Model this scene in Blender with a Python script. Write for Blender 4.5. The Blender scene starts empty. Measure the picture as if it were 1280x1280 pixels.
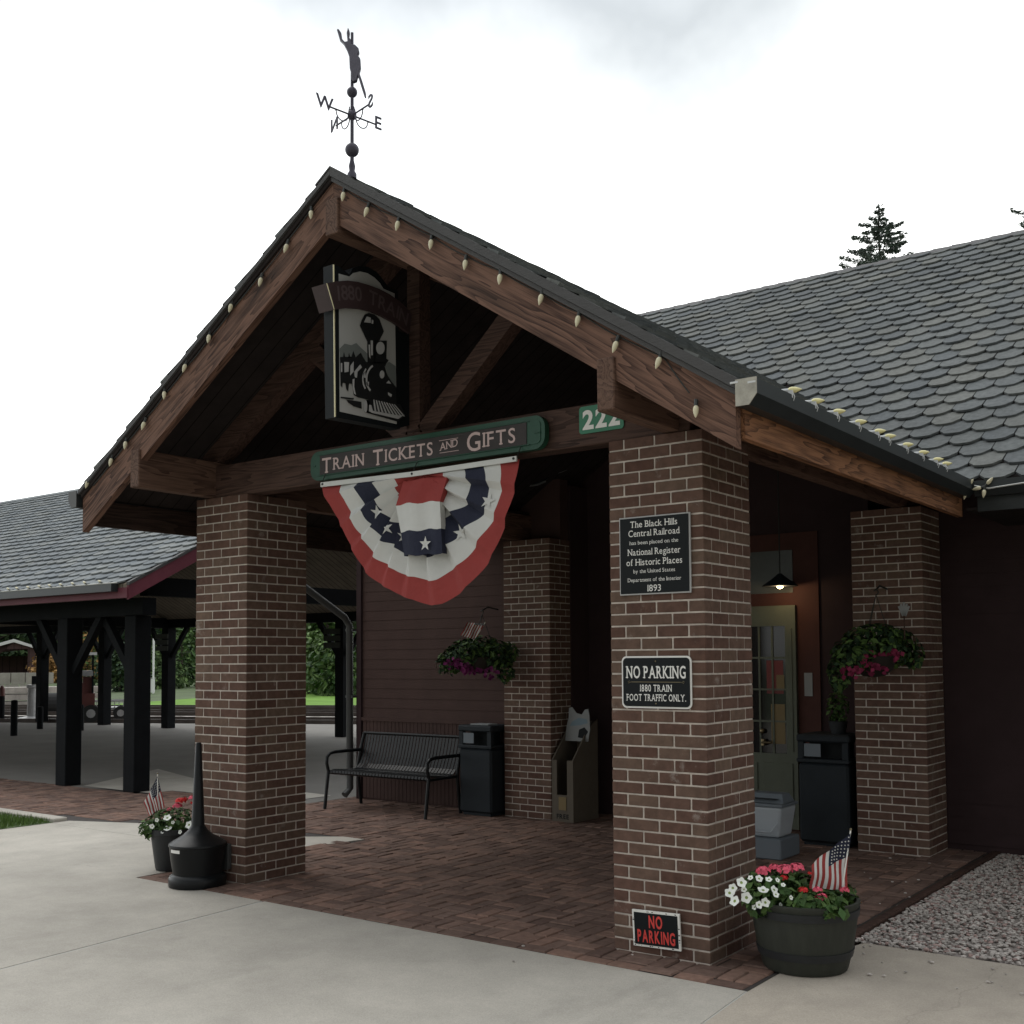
import bpy, bmesh, math, random
from mathutils import Vector as V, Matrix
rng = random.Random(7)
S = bpy.context.scene
COL = S.collection
R = math.radians
# ------------------------------------------------------------------ camera (solved from the brick coursing of the two front pillars)
FPX, YAW, PITCH, ROLL = 1392.0, R(36.60), R(3.06), R(-0.38)
CP, SY = V((2.77, -5.49, 1.64)), 110.6
fw = V((-math.sin(YAW)*math.cos(PITCH), math.cos(YAW)*math.cos(PITCH), math.sin(PITCH)))
rt0 = V((math.cos(YAW), math.sin(YAW), 0)); up0 = rt0.cross(fw)
rt = rt0*math.cos(ROLL)+up0*math.sin(ROLL); up = -rt0*math.sin(ROLL)+up0*math.cos(ROLL)
def ray(px, py): return fw + rt*((px-640)/FPX) - up*((py-640-SY)/FPX)
def at(px, py, **k):                      # a measured picture point on a known plane of the place
    d = ray(px, py); (a, v), = k.items(); i = 'xyz'.index(a)
    return CP + d*((v-CP[i])/d[i])
cam = bpy.data.cameras.new('camera'); co = bpy.data.objects.new('camera', cam); COL.objects.link(co)
cam.sensor_width = 36; cam.lens = FPX/1280*36; cam.shift_y = SY/1280; cam.clip_end = 2000
M3 = Matrix((rt, up, -fw)).transposed()
co.matrix_world = Matrix.Translation(CP) @ M3.to_4x4()
S.camera = co
# ------------------------------------------------------------------ materials
def mat(name, col, rough=.8, var=0.0, scale=8.0, stretch=None, island=0.0, bump=0.0, bscale=40.0, metal=0.0, emis=None, es=0.0, spec=.5, col2=None, contrast=.25, stripe=None, transl=0.0):
    m = bpy.data.materials.new(name); m.use_nodes = True
    nt = m.node_tree; N = nt.nodes; L = nt.links
    b = N['Principled BSDF']; b.inputs['Roughness'].default_value = rough; b.inputs['Metallic'].default_value = metal
    b.inputs['Specular IOR Level'].default_value = spec
    b.inputs['Base Color'].default_value = (*col, 1)
    if emis:
        b.inputs['Emission Color'].default_value = (*emis, 1); b.inputs['Emission Strength'].default_value = es
    vec = None
    if var or bump or stripe:
        tc = N.new('ShaderNodeTexCoord'); mp = N.new('ShaderNodeMapping')
        L.new(tc.outputs['Object'], mp.inputs['Vector'])
        if stretch: mp.inputs['Scale'].default_value = stretch
        vec = mp.outputs['Vector']
    csock = None
    if var or col2:
        n = N.new('ShaderNodeTexNoise'); n.inputs['Scale'].default_value = scale; n.inputs['Detail'].default_value = 8; n.inputs['Roughness'].default_value = .65
        L.new(vec, n.inputs['Vector'])
        cr = N.new('ShaderNodeValToRGB'); e = cr.color_ramp.elements
        c2 = col2 if col2 else tuple(c*(1+var) for c in col)
        c1 = tuple(c*(1-var) for c in col)
        e[0].position = .5-contrast; e[0].color = (*c1, 1); e[1].position = .5+contrast; e[1].color = (*c2, 1)
        L.new(n.outputs['Fac'], cr.inputs['Fac']); csock = cr.outputs['Color']
    if stripe:   # narrow dark joints between boards across one axis: (axis, board width, joint fraction)
        sp = N.new('ShaderNodeSeparateXYZ'); L.new(tc.outputs['Object'], sp.inputs[0])
        d = N.new('ShaderNodeMath'); d.operation = 'DIVIDE'; d.inputs[1].default_value = stripe[1]; L.new(sp.outputs['XYZ'.index(stripe[0])], d.inputs[0])
        f = N.new('ShaderNodeMath'); f.operation = 'FRACT'; L.new(d.outputs[0], f.inputs[0])
        g = N.new('ShaderNodeMath'); g.operation = 'GREATER_THAN'; g.inputs[1].default_value = stripe[2]; L.new(f.outputs[0], g.inputs[0])
        h = N.new('ShaderNodeMath'); h.operation = 'MULTIPLY_ADD'; h.inputs[1].default_value = .75; h.inputs[2].default_value = .25; L.new(g.outputs[0], h.inputs[0])
        mx = N.new('ShaderNodeVectorMath'); mx.operation = 'SCALE'
        if csock: L.new(csock, mx.inputs[0])
        else: mx.inputs[0].default_value = col
        L.new(h.outputs[0], mx.inputs['Scale']); csock = mx.outputs[0]
    if island:
        ge = N.new('ShaderNodeNewGeometry')
        ma = N.new('ShaderNodeMath'); ma.operation = 'MULTIPLY_ADD'; ma.inputs[1].default_value = 2*island; ma.inputs[2].default_value = 1-island
        L.new(ge.outputs['Random Per Island'], ma.inputs[0])
        mx = N.new('ShaderNodeVectorMath'); mx.operation = 'SCALE'
        if csock: L.new(csock, mx.inputs[0])
        else: mx.inputs[0].default_value = col
        L.new(ma.outputs[0], mx.inputs['Scale']); csock = mx.outputs[0]
    if csock: L.new(csock, b.inputs['Base Color'])
    if bump:
        n2 = N.new('ShaderNodeTexNoise'); n2.inputs['Scale'].default_value = bscale; n2.inputs['Detail'].default_value = 6
        L.new(vec, n2.inputs['Vector'])
        bp = N.new('ShaderNodeBump'); bp.inputs['Strength'].default_value = bump; bp.inputs['Distance'].default_value = .01
        L.new(n2.outputs['Fac'], bp.inputs['Height']); L.new(bp.outputs['Normal'], b.inputs['Normal'])
    if transl:
        b.inputs['Transmission Weight'].default_value = transl
    return m
def brickmat(name, a, b2, c3, bump=.5, rough=.9, bs=60, salt=0):
    """brick faces: three fired colours chosen per brick, plus mottling"""
    m = bpy.data.materials.new(name); m.use_nodes = True
    nt = m.node_tree; N = nt.nodes; L = nt.links; b = N['Principled BSDF']; b.inputs['Roughness'].default_value = rough; b.inputs['Specular IOR Level'].default_value = .2
    ge = N.new('ShaderNodeNewGeometry'); cr = N.new('ShaderNodeValToRGB'); e = cr.color_ramp.elements
    e[0].color = (*a, 1); e[1].color = (*c3, 1); e[1].position = 1; q = e.new(.5); q.color = (*b2, 1)
    L.new(ge.outputs['Random Per Island'], cr.inputs['Fac'])
    tc = N.new('ShaderNodeTexCoord'); n = N.new('ShaderNodeTexNoise'); n.inputs['Scale'].default_value = 22; n.inputs['Detail'].default_value = 8
    L.new(tc.outputs['Object'], n.inputs['Vector'])
    ma = N.new('ShaderNodeMath'); ma.operation = 'MULTIPLY_ADD'; ma.inputs[1].default_value = .9; ma.inputs[2].default_value = .55; L.new(n.outputs['Fac'], ma.inputs[0])
    n3 = N.new('ShaderNodeTexNoise'); n3.inputs['Scale'].default_value = 1.3; n3.inputs['Detail'].default_value = 3; L.new(tc.outputs['Object'], n3.inputs['Vector'])
    ma3 = N.new('ShaderNodeMath'); ma3.operation = 'MULTIPLY_ADD'; ma3.inputs[1].default_value = .7; ma3.inputs[2].default_value = .65; L.new(n3.outputs['Fac'], ma3.inputs[0])
    mm = N.new('ShaderNodeMath'); mm.operation = 'MULTIPLY'; L.new(ma.outputs[0], mm.inputs[0]); L.new(ma3.outputs[0], mm.inputs[1])
    mx = N.new('ShaderNodeVectorMath'); mx.operation = 'SCALE'; L.new(cr.outputs['Color'], mx.inputs[0]); L.new(mm.outputs[0], mx.inputs['Scale'])
    cs = mx.outputs[0]
    if salt:      # pale salt bloom and mortar smears in small patches
        ns = N.new('ShaderNodeTexNoise'); ns.inputs['Scale'].default_value = 6.5; ns.inputs['Detail'].default_value = 9; ns.inputs['Roughness'].default_value = .72; L.new(tc.outputs['Object'], ns.inputs['Vector'])
        mr = N.new('ShaderNodeMapRange'); mr.inputs['From Min'].default_value = .60; mr.inputs['From Max'].default_value = .78; mr.inputs['To Max'].default_value = salt; L.new(ns.outputs['Fac'], mr.inputs['Value'])
        mi = N.new('ShaderNodeMix'); mi.data_type = 'RGBA'; mi.inputs['B'].default_value = (.36, .32, .285, 1); L.new(mr.outputs['Result'], mi.inputs['Factor']); L.new(cs, mi.inputs['A']); cs = mi.outputs['Result']
    L.new(cs, b.inputs['Base Color'])
    n2 = N.new('ShaderNodeTexNoise'); n2.inputs['Scale'].default_value = bs; n2.inputs['Detail'].default_value = 6; L.new(tc.outputs['Object'], n2.inputs['Vector'])
    bp = N.new('ShaderNodeBump'); bp.inputs['Strength'].default_value = bump; bp.inputs['Distance'].default_value = .006
    L.new(n2.outputs['Fac'], bp.inputs['Height']); L.new(bp.outputs['Normal'], b.inputs['Normal'])
    return m
MT = {}
def woodmat(name, dark, light, axis='X', rough=.75, spec=.25):
    """sawn timber: cathedral grain, fine fibres and a few knots, running along one axis"""
    m = bpy.data.materials.new(name); m.use_nodes = True
    nt = m.node_tree; N = nt.nodes; L = nt.links; b = N['Principled BSDF']; b.inputs['Roughness'].default_value = rough; b.inputs['Specular IOR Level'].default_value = spec
    tc = N.new('ShaderNodeTexCoord'); mp = N.new('ShaderNodeMapping'); L.new(tc.outputs['Object'], mp.inputs['Vector'])
    mp.inputs['Scale'].default_value = (.34, 3.0, 3.0) if axis == 'X' else (3.0, .34, 3.0)
    n0 = N.new('ShaderNodeTexNoise'); n0.inputs['Scale'].default_value = 1.7; n0.inputs['Detail'].default_value = 3; L.new(mp.outputs['Vector'], n0.inputs['Vector'])
    k = N.new('ShaderNodeMath'); k.operation = 'MULTIPLY'; k.inputs[1].default_value = 15; L.new(n0.outputs['Fac'], k.inputs[0])
    f = N.new('ShaderNodeMath'); f.operation = 'FRACT'; L.new(k.outputs[0], f.inputs[0])
    mp2 = N.new('ShaderNodeMapping'); mp2.inputs['Scale'].default_value = (5, 130, 130) if axis == 'X' else (130, 5, 130); L.new(tc.outputs['Object'], mp2.inputs['Vector'])
    n1 = N.new('ShaderNodeTexNoise'); n1.inputs['Scale'].default_value = 1; n1.inputs['Detail'].default_value = 4; L.new(mp2.outputs['Vector'], n1.inputs['Vector'])
    n2 = N.new('ShaderNodeTexNoise'); n2.inputs['Scale'].default_value = 1.1; n2.inputs['Detail'].default_value = 5; L.new(tc.outputs['Object'], n2.inputs['Vector'])
    a = N.new('ShaderNodeMath'); a.operation = 'MULTIPLY'; a.inputs[1].default_value = .42; L.new(f.outputs[0], a.inputs[0])
    c = N.new('ShaderNodeMath'); c.operation = 'MULTIPLY_ADD'; c.inputs[1].default_value = .75; L.new(n1.outputs['Fac'], c.inputs[0]); L.new(a.outputs[0], c.inputs[2])
    d = N.new('ShaderNodeMath'); d.operation = 'MULTIPLY_ADD'; d.inputs[1].default_value = .55; L.new(n2.outputs['Fac'], d.inputs[0]); L.new(c.outputs[0], d.inputs[2])
    cr = N.new('ShaderNodeValToRGB'); e = cr.color_ramp.elements; e[0].position = .55; e[0].color = (*dark, 1); e[1].position = 1.12; e[1].color = (*light, 1); L.new(d.outputs[0], cr.inputs['Fac'])
    vo = N.new('ShaderNodeTexVoronoi'); vo.inputs['Scale'].default_value = .9; L.new(mp.outputs['Vector'], vo.inputs['Vector'])
    kr = N.new('ShaderNodeMapRange'); kr.inputs['From Min'].default_value = .03; kr.inputs['From Max'].default_value = .14; kr.inputs['To Min'].default_value = .35; kr.inputs['To Max'].default_value = 1; L.new(vo.outputs['Distance'], kr.inputs['Value'])
    sc = N.new('ShaderNodeVectorMath'); sc.operation = 'SCALE'; L.new(cr.outputs['Color'], sc.inputs[0]); L.new(kr.outputs['Result'], sc.inputs['Scale'])
    L.new(sc.outputs[0], b.inputs['Base Color'])
    bp = N.new('ShaderNodeBump'); bp.inputs['Strength'].default_value = .5; bp.inputs['Distance'].default_value = .006; L.new(c.outputs[0], bp.inputs['Height']); L.new(bp.outputs['Normal'], b.inputs['Normal'])
    return m
def m_(k, *a, **kw): MT[k] = mat(k, *a, **kw); return MT[k]
MT['brick'] = brickmat('brick', (.092, .050, .038), (.115, .068, .052), (.128, .086, .064), salt=.75)
MT['paver'] = brickmat('paver', (.108, .068, .055), (.155, .102, .082), (.21, .128, .098), bump=.4, salt=.22)
m_('mortar', (.46, .405, .355), .95, var=.35, scale=14, bump=.5, bscale=120)
m_('joint_sand', (.05, .042, .038), .95, var=.3, scale=20)
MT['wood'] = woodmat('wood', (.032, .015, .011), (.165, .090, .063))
MT['wood_y'] = woodmat('wood_y', (.045, .023, .017), (.13, .075, .053), 'Y')
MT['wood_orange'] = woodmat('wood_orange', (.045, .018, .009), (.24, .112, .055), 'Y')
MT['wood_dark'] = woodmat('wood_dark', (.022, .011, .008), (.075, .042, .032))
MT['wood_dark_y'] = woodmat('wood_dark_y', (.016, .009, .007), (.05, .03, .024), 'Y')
m_('soffit', (.026, .021, .020), .9, var=.3, scale=5, stripe=('Y', .14, .06), spec=.1)
MT['shingle'] = brickmat('shingle', (.098, .107, .112), (.122, .130, .129), (.138, .141, .131), bump=.6, bs=190)
MT['shingle_light'] = brickmat('shingle_light', (.150, .166, .178), (.185, .200, .208), (.205, .215, .212), bump=.5, bs=150)
m_('felt', (.02, .02, .02), .95)
m_('drip', (.052, .050, .050), .7, var=.2, scale=6, stretch=(2, 20, 20), bump=.3, bscale=14)
m_('gutter', (.020, .024, .025), .4, var=.2, scale=5, spec=.4)
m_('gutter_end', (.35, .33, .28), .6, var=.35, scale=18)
m_('siding', (.060, .035, .030), .8, var=.15, scale=4, bump=.2, bscale=60, spec=.2)
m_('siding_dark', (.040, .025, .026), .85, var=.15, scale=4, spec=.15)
m_('trim_red', (.070, .028, .022), .7, var=.15, scale=6, spec=.2)
m_('fascia_red', (.13, .030, .045), .6, var=.2, scale=3, spec=.3)
m_('door_paint', (.105, .115, .085), .6, var=.15, scale=4, spec=.3)
m_('transom', (.055, .058, .05), .3, var=.3, scale=3)
m_('glass_dark', (.012, .012, .013), .08, spec=.5)
m_('brass', (.25, .2, .12), .35, metal=1)
m_('black_metal', (.006, .007, .008), .36, spec=.25, bump=.08, bscale=160)
m_('post_black', (.0075, .0085, .010), .8, var=.25, scale=6, spec=.12)
m_('plastic_black', (.017, .019, .021), .5, var=.25, scale=9, bump=.12, bscale=120, spec=.4)
m_('bin_black', (.011, .015, .019), .7, var=.2, scale=5, spec=.3)
def concretemat(name, c):
    """broom finished slab: broad tonal drift, water and tyre stains, aggregate speckle and a few hairline cracks"""
    m = bpy.data.materials.new(name); m.use_nodes = True
    nt = m.node_tree; N = nt.nodes; L = nt.links; b = N['Principled BSDF']; b.inputs['Roughness'].default_value = .92; b.inputs['Specular IOR Level'].default_value = .25
    tc = N.new('ShaderNodeTexCoord')
    def noise(sc, det, ro=.6, st=None):
        n = N.new('ShaderNodeTexNoise'); n.inputs['Scale'].default_value = sc; n.inputs['Detail'].default_value = det; n.inputs['Roughness'].default_value = ro
        if st: mp = N.new('ShaderNodeMapping'); mp.inputs['Scale'].default_value = st; L.new(tc.outputs['Object'], mp.inputs['Vector']); L.new(mp.outputs['Vector'], n.inputs['Vector'])
        else: L.new(tc.outputs['Object'], n.inputs['Vector'])
        return n.outputs['Fac']
    def mrange(x, a, b_, c_, d_):
        q = N.new('ShaderNodeMapRange'); q.inputs['From Min'].default_value = a; q.inputs['From Max'].default_value = b_; q.inputs['To Min'].default_value = c_; q.inputs['To Max'].default_value = d_; L.new(x, q.inputs['Value']); return q.outputs['Result']
    def mul(x, y):
        q = N.new('ShaderNodeMath'); q.operation = 'MULTIPLY'; L.new(x, q.inputs[0]); L.new(y, q.inputs[1]); return q.outputs[0]
    f = mul(mrange(noise(.35, 4), .3, .7, .82, 1.13), mrange(noise(2.2, 8, .7), .3, .72, .85, 1.12))
    f = mul(f, mrange(noise(1.0, 7, .62, (1.2, .35, 1)), .56, .74, 1.0, .74))
    f = mul(f, mrange(noise(150, 3), .25, .75, .84, 1.16))
    vo = N.new('ShaderNodeTexVoronoi'); vo.feature = 'DISTANCE_TO_EDGE'; vo.inputs['Scale'].default_value = .15
    wn = N.new('ShaderNodeTexNoise'); wn.inputs['Scale'].default_value = 2.5; wn.inputs['Detail'].default_value = 8; L.new(tc.outputs['Object'], wn.inputs['Vector'])
    va = N.new('ShaderNodeVectorMath'); va.operation = 'MULTIPLY_ADD'; va.inputs[1].default_value = (.5, .5, .5); L.new(wn.outputs['Color'], va.inputs[0]); L.new(tc.outputs['Object'], va.inputs[2]); L.new(va.outputs[0], vo.inputs['Vector'])
    f = mul(f, mrange(vo.outputs['Distance'], .0, .0010, .82, 1.0))
    sc = N.new('ShaderNodeVectorMath'); sc.operation = 'SCALE'; sc.inputs[0].default_value = c; L.new(f, sc.inputs['Scale']); L.new(sc.outputs[0], b.inputs['Base Color'])
    bp = N.new('ShaderNodeBump'); bp.inputs['Strength'].default_value = .4; bp.inputs['Distance'].default_value = .006; L.new(noise(130, 4), bp.inputs['Height']); L.new(bp.outputs['Normal'], b.inputs['Normal'])
    return m
MT['concrete'] = concretemat('concrete', (.42, .392, .345))
MT['concrete_warm'] = concretemat('concrete_warm', (.41, .362, .302))
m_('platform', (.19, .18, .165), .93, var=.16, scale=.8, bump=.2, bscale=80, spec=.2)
m_('joint_light', (.44, .43, .40), .95)
m_('earth', (.06, .09, .03), .95, var=.4, scale=.35)
m_('lawn', (.13, .24, .045), .95, var=.35, scale=.6, spec=.1)
m_('grass_blade', (.09, .15, .035), .8, island=.45, spec=.15)
m_('gravel', (.40, .365, .335), .9, island=.32, spec=.2)
m_('gravel_red', (.30, .215, .195), .9, island=.4, spec=.2)
m_('gravel_bed', (.24, .21, .19), .95, var=.4, scale=30)
m_('ballast', (.36, .33, .30), .95, var=.4, scale=3, bump=.5, bscale=40)
m_('rail', (.06, .05, .045), .45, metal=.7, var=.3, scale=3)
m_('sleeper', (.17, .15, .13), .9, var=.3, scale=5)
m_('leaf_a', (.035, .075, .018), .65, island=.35, spec=.25)
m_('leaf_b', (.065, .115, .028), .65, island=.35, spec=.25)
m_('leaf_c', (.020, .042, .018), .7, island=.35, spec=.2)
m_('leaf_far', (.052, .085, .034), .8, island=.45, spec=.1)
m_('leaf_far2', (.11, .165, .06), .8, island=.45, spec=.1)
m_('needle', (.13, .16, .14), .8, island=.4, spec=.1)
m_('leaf_gold', (.34, .20, .08), .8, island=.4, spec=.1)
m_('bark', (.055, .042, .034), .95, var=.4, scale=6, stretch=(6, 6, 1))
m_('petal_white', (.78, .80, .75), .6, spec=.2)
m_('petal_eye', (.25, .33, .10), .6)
m_('petal_pink', (.70, .11, .17), .6, island=.25, spec=.2)
m_('petal_red', (.55, .03, .03), .6, island=.2, spec=.2)
m_('petal_purple', (.14, .016, .09), .6, island=.35, spec=.2)
m_('petal_rose', (.20, .02, .06), .6, island=.35, spec=.2)
m_('barrel', (.030, .033, .026), .6, var=.25, scale=7, stretch=(3, 3, .6), bump=.15, bscale=60, spec=.35)
m_('soil', (.02, .015, .011), .95)
m_('white_paint', (.78, .77, .72), .55, var=.06, scale=20)
m_('cloth_white', (.55, .55, .53), .85, var=.05, scale=6, bump=.8, bscale=16)
m_('cloth_red', (.27, .034, .030), .85, var=.08, scale=6, bump=.8, bscale=16)
m_('cloth_blue', (.010, .013, .033), .85, var=.08, scale=6, bump=.8, bscale=16)
m_('sign_black', (.007, .009, .0105), .6, spec=.18)
m_('sign_green', (.012, .058, .034), .5, var=.15, scale=8, spec=.35)
m_('sign_brown', (.030, .024, .023), .55, var=.2, scale=10, spec=.3)
m_('letter_pink', (.48, .36, .34), .6, var=.1, scale=20)
m_('letter_white', (.72, .71, .68), .55)
m_('letter_red', (.62, .05, .04), .5)
m_('reflective_green', (.012, .15, .075), .4, spec=.4)
m_('gold', (.80, .74, .48), .4)
m_('gold_dull', (.16, .13, .07), .5)
m_('logo_grey', (.40, .40, .39), .5, var=.08, scale=3)
m_('logo_mountain', (.15, .165, .16), .6)
m_('logo_black', (.010, .011, .012), .5)
m_('logo_light', (.42, .42, .42), .5)
m_('banner_brown', (.040, .022, .023), .6, var=.15, scale=12)
m_('banner_text', (.085, .060, .062), .6)
m_('bulb', (.60, .55, .38), .35, spec=.5)
m_('bulb_yellow', (.68, .62, .30), .35, spec=.5)
m_('socket', (.02, .022, .02), .5)
m_('clip', (.55, .56, .56), .3)
m_('wire_dark', (.012, .014, .012), .6)
m_('wire_white', (.5, .5, .48), .5)
m_('copper_dark', (.060, .055, .075), .55, metal=.4, var=.25, scale=20)
m_('downpipe', (.045, .046, .045), .5, var=.15, scale=4)
m_('cardboard', (.095, .078, .058), .85, var=.15, scale=6)
m_('cardboard_dark', (.05, .035, .028), .85, var=.2, scale=6)
m_('paper', (.24, .25, .25), .7)
m_('paper_blue', (.16, .22, .26), .7)
m_('paper_red', (.16, .03, .028), .7)
m_('paper_yellow', (.17, .12, .05), .7)
m_('tub_white', (.36, .39, .42), .5, var=.08, scale=5)
m_('tub_grey', (.12, .14, .16), .6)
m_('lamp_glow', (1, .8, .5), .5, emis=(1, .72, .36), es=14)
m_('barn_red', (.085, .045, .045), .8, var=.15, scale=2, stripe=('X', .3, .08))
m_('metal_white', (.8, .8, .8), .4)
m_('block', (.34, .31, .28), .9, var=.25, scale=2, bump=.4, bscale=20)
m_('red_paint', (.10, .028, .024), .5)
m_('grey_metal', (.30, .30, .30), .5, var=.3, scale=4)
m_('tyre', (.012, .012, .012), .85)
m_('pav_deck', (.21, .175, .14), .85, var=.25, scale=3, stripe=('X', .16, .10), spec=.1)
# ------------------------------------------------------------------ mesh builder
def wloc(o):
    p = V((0, 0, 0))
    while o is not None:
        p += o.location; o = o.parent
    return p
class MB:
    def __init__(s): s.v = []; s.f = []; s.m = []
    def face(s, pts, mi=0):
        n = len(s.v); s.v += [tuple(p) for p in pts]; s.f.append(tuple(range(n, n+len(pts)))); s.m.append(mi)
    def mesh(s, vs, fs, mi=0):
        n = len(s.v); s.v += [tuple(p) for p in vs]
        for f in fs: s.f.append(tuple(i+n for i in f)); s.m.append(mi)
    def box(s, x0, x1, y0, y1, z0, z1, mi=0, c=0.0):
        if c <= 0:
            vs = [(x, y, z) for z in (z0, z1) for y in (y0, y1) for x in (x0, x1)]
            s.mesh(vs, [(0, 2, 3, 1), (4, 5, 7, 6), (0, 1, 5, 4), (2, 6, 7, 3), (0, 4, 6, 2), (1, 3, 7, 5)], mi); return
        A = ((x0, x1), (y0, y1), (z0, z1)); vs = []; idx = {}
        for sx in (0, 1):
            for sy in (0, 1):
                for sz in (0, 1):
                    sg = (sx, sy, sz)
                    for ax in range(3):
                        p = []
                        for k in range(3):
                            b = A[k][sg[k]]; ins = c if sg[k] == 0 else -c
                            p.append(b if k == ax else b+ins)
                        idx[(sx, sy, sz, ax)] = len(vs); vs.append(p)
        fs = []
        for ax in range(3):
            o1, o2 = [k for k in range(3) if k != ax]
            for sd in (0, 1):
                q = []
                for a, b in ((0, 0), (1, 0), (1, 1), (0, 1)):
                    t = [0, 0, 0]; t[ax] = sd; t[o1] = a; t[o2] = b; q.append(idx[(*t, ax)])
                fs.append(tuple(q))
            for a in (0, 1):
                for b in (0, 1):
                    t0 = [0, 0, 0]; t0[o1] = a; t0[o2] = b; t1 = list(t0); t1[ax] = 1
                    fs.append((idx[(*t0, o1)], idx[(*t1, o1)], idx[(*t1, o2)], idx[(*t0, o2)]))
        for sx in (0, 1):
            for sy in (0, 1):
                for sz in (0, 1): fs.append(tuple(idx[(sx, sy, sz, k)] for k in range(3)))
        s.mesh(vs, fs, mi)
    def beam(s, a, b, w, h, upv=(0, 0, 1), mi=0):      # a square bar from a to b, w across, h along upv
        a = V(a); b = V(b); d = (b-a).normalized(); u = V(upv); sd = d.cross(u).normalized(); u = sd.cross(d)
        vs = [p+sd*(w/2*i)+u*(h/2*j) for p in (a, b) for j in (-1, 1) for i in (-1, 1)]
        s.mesh(vs, [(0, 2, 3, 1), (4, 5, 7, 6), (0, 1, 5, 4), (2, 6, 7, 3), (0, 4, 6, 2), (1, 3, 7, 5)], mi)
    def tube(s, path, r, n=8, mi=0, cap=True):
        P = [V(p) for p in path]; rs = r if isinstance(r, (list, tuple)) else [r]*len(P); vs = []; fs = []
        pu = None
        for i, p in enumerate(P):
            d = (P[min(i+1, len(P)-1)]-P[max(i-1, 0)]).normalized()
            if pu is None: pu = V((0, 0, 1)) if abs(d.z) < .9 else V((1, 0, 0))
            sd = d.cross(pu).normalized(); pu = sd.cross(d).normalized()
            for k in range(n):
                t = 2*math.pi*k/n; vs.append(p+(sd*math.cos(t)+pu*math.sin(t))*rs[i])
        for i in range(len(P)-1):
            for k in range(n):
                a = i*n+k; b = i*n+(k+1) % n; fs.append((a, b, b+n, a+n))
        if cap: fs.append(tuple(range(n-1, -1, -1))); fs.append(tuple(range((len(P)-1)*n, len(P)*n)))
        s.mesh(vs, fs, mi)
    def lathe(s, c, prof, n=32, mi=0, mis=None):       # prof = [(r, z)...] about a vertical axis through c
        c = V(c); vs = []; base = len(s.v)
        for r, z in prof:
            for k in range(n):
                t = 2*math.pi*k/n; vs.append(c+V((r*math.cos(t), r*math.sin(t), z)))
        s.v += [tuple(p) for p in vs]
        for i in range(len(prof)-1):
            for k in range(n):
                a = i*n+k; b = i*n+(k+1) % n
                s.f.append((base+a, base+b, base+b+n, base+a+n)); s.m.append(mis[i] if mis else mi)
        if prof[0][0] > 1e-4: s.f.append(tuple(base+k for k in range(n-1, -1, -1))); s.m.append(mi)
        if prof[-1][0] > 1e-4: s.f.append(tuple(base+(len(prof)-1)*n+k for k in range(n))); s.m.append(mi)
    def ball(s, c, r, n=16, mi=0, sz=1.0):
        s.lathe(c, [(max(1e-5, r*math.sin(math.pi*i/(n//2))), -r*sz*math.cos(math.pi*i/(n//2))) for i in range(n//2+1)], n, mi)
    def prism(s, pts, ext, mi=0):                      # pts = outline, ext = extrusion vector
        P = [V(p) for p in pts]; e = V(ext); n = len(P)
        s.mesh(P+[p+e for p in P], [tuple(range(n-1, -1, -1)), tuple(range(n, 2*n))]+[(i, (i+1) % n, (i+1) % n+n, i+n) for i in range(n)], mi)
    def build(s, name, mats, parent=None, smooth=False, label=None, bevel=0):
        me = bpy.data.meshes.new(name); off = wloc(parent) if parent else V((0, 0, 0))
        me.from_pydata([tuple(V(p)-off) for p in s.v], [], s.f)
        mats = mats if isinstance(mats, (list, tuple)) else [mats]
        for k in mats: me.materials.append(MT[k])
        if len(mats) > 1: me.polygons.foreach_set('material_index', s.m)
        if smooth: me.polygons.foreach_set('use_smooth', [True]*len(me.polygons))
        bm = bmesh.new(); bm.from_mesh(me); bmesh.ops.recalc_face_normals(bm, faces=bm.faces); bm.to_mesh(me); bm.free()
        if smooth: me.set_sharp_from_angle(angle=R(40))
        o = bpy.data.objects.new(name, me); COL.objects.link(o)
        if parent: o.parent = parent
        if label: o['label'] = label
        if bevel:
            bv = o.modifiers.new('bevel', 'BEVEL'); bv.width = bevel; bv.segments = 2; bv.limit_method = 'ANGLE'
        return o
def thing(name, label, cat, loc, group=None):
    o = bpy.data.objects.new(name, None); COL.objects.link(o); o.location = loc; o.empty_display_size = .1
    o['label'] = label; o['category'] = cat
    if group: o['group'] = group
    return o
def tag(o, label, cat, group=None):
    o['label'] = label; o['category'] = cat
    if group: o['group'] = group
    return o
def kind(o, k): o['kind'] = k; return o
def copytree(o, parent=None, off=V((0, 0, 0)), top=True):
    c = o.copy(); COL.objects.link(c); c.parent = parent
    if top: c.location = o.location+off
    for ch in list(o.children): copytree(ch, c, off, False)
    return c
# ------------------------------------------------------------------ lettering (built-in face, glyph by glyph, with slab serifs where the sign has them)
GL = {}
def glyph(ch, bold=0.0):
    k = (ch, bold)
    if k in GL: return GL[k]
    cu = bpy.data.curves.new('glyph', 'FONT'); cu.body = ch; cu.size = 1; cu.offset = bold; cu.resolution_u = 4
    ob = bpy.data.objects.new('glyph', cu); COL.objects.link(ob)
    dg = bpy.context.evaluated_depsgraph_get(); ev = ob.evaluated_get(dg); me = ev.to_mesh()
    vs = [(v.co.x, v.co.y) for v in me.vertices]; fs = [tuple(p.vertices) for p in me.polygons]
    ev.to_mesh_clear(); bpy.data.objects.remove(ob); bpy.data.curves.remove(cu)
    x0 = min(v[0] for v in vs); x1 = max(v[0] for v in vs)
    GL[k] = ([(x-x0, y) for x, y in vs], fs, x1-x0); return GL[k]
capv = glyph('H')[0]; CAP = max(v[1] for v in capv)
_l, _h = (.09, 0), (.09, 1)
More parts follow.
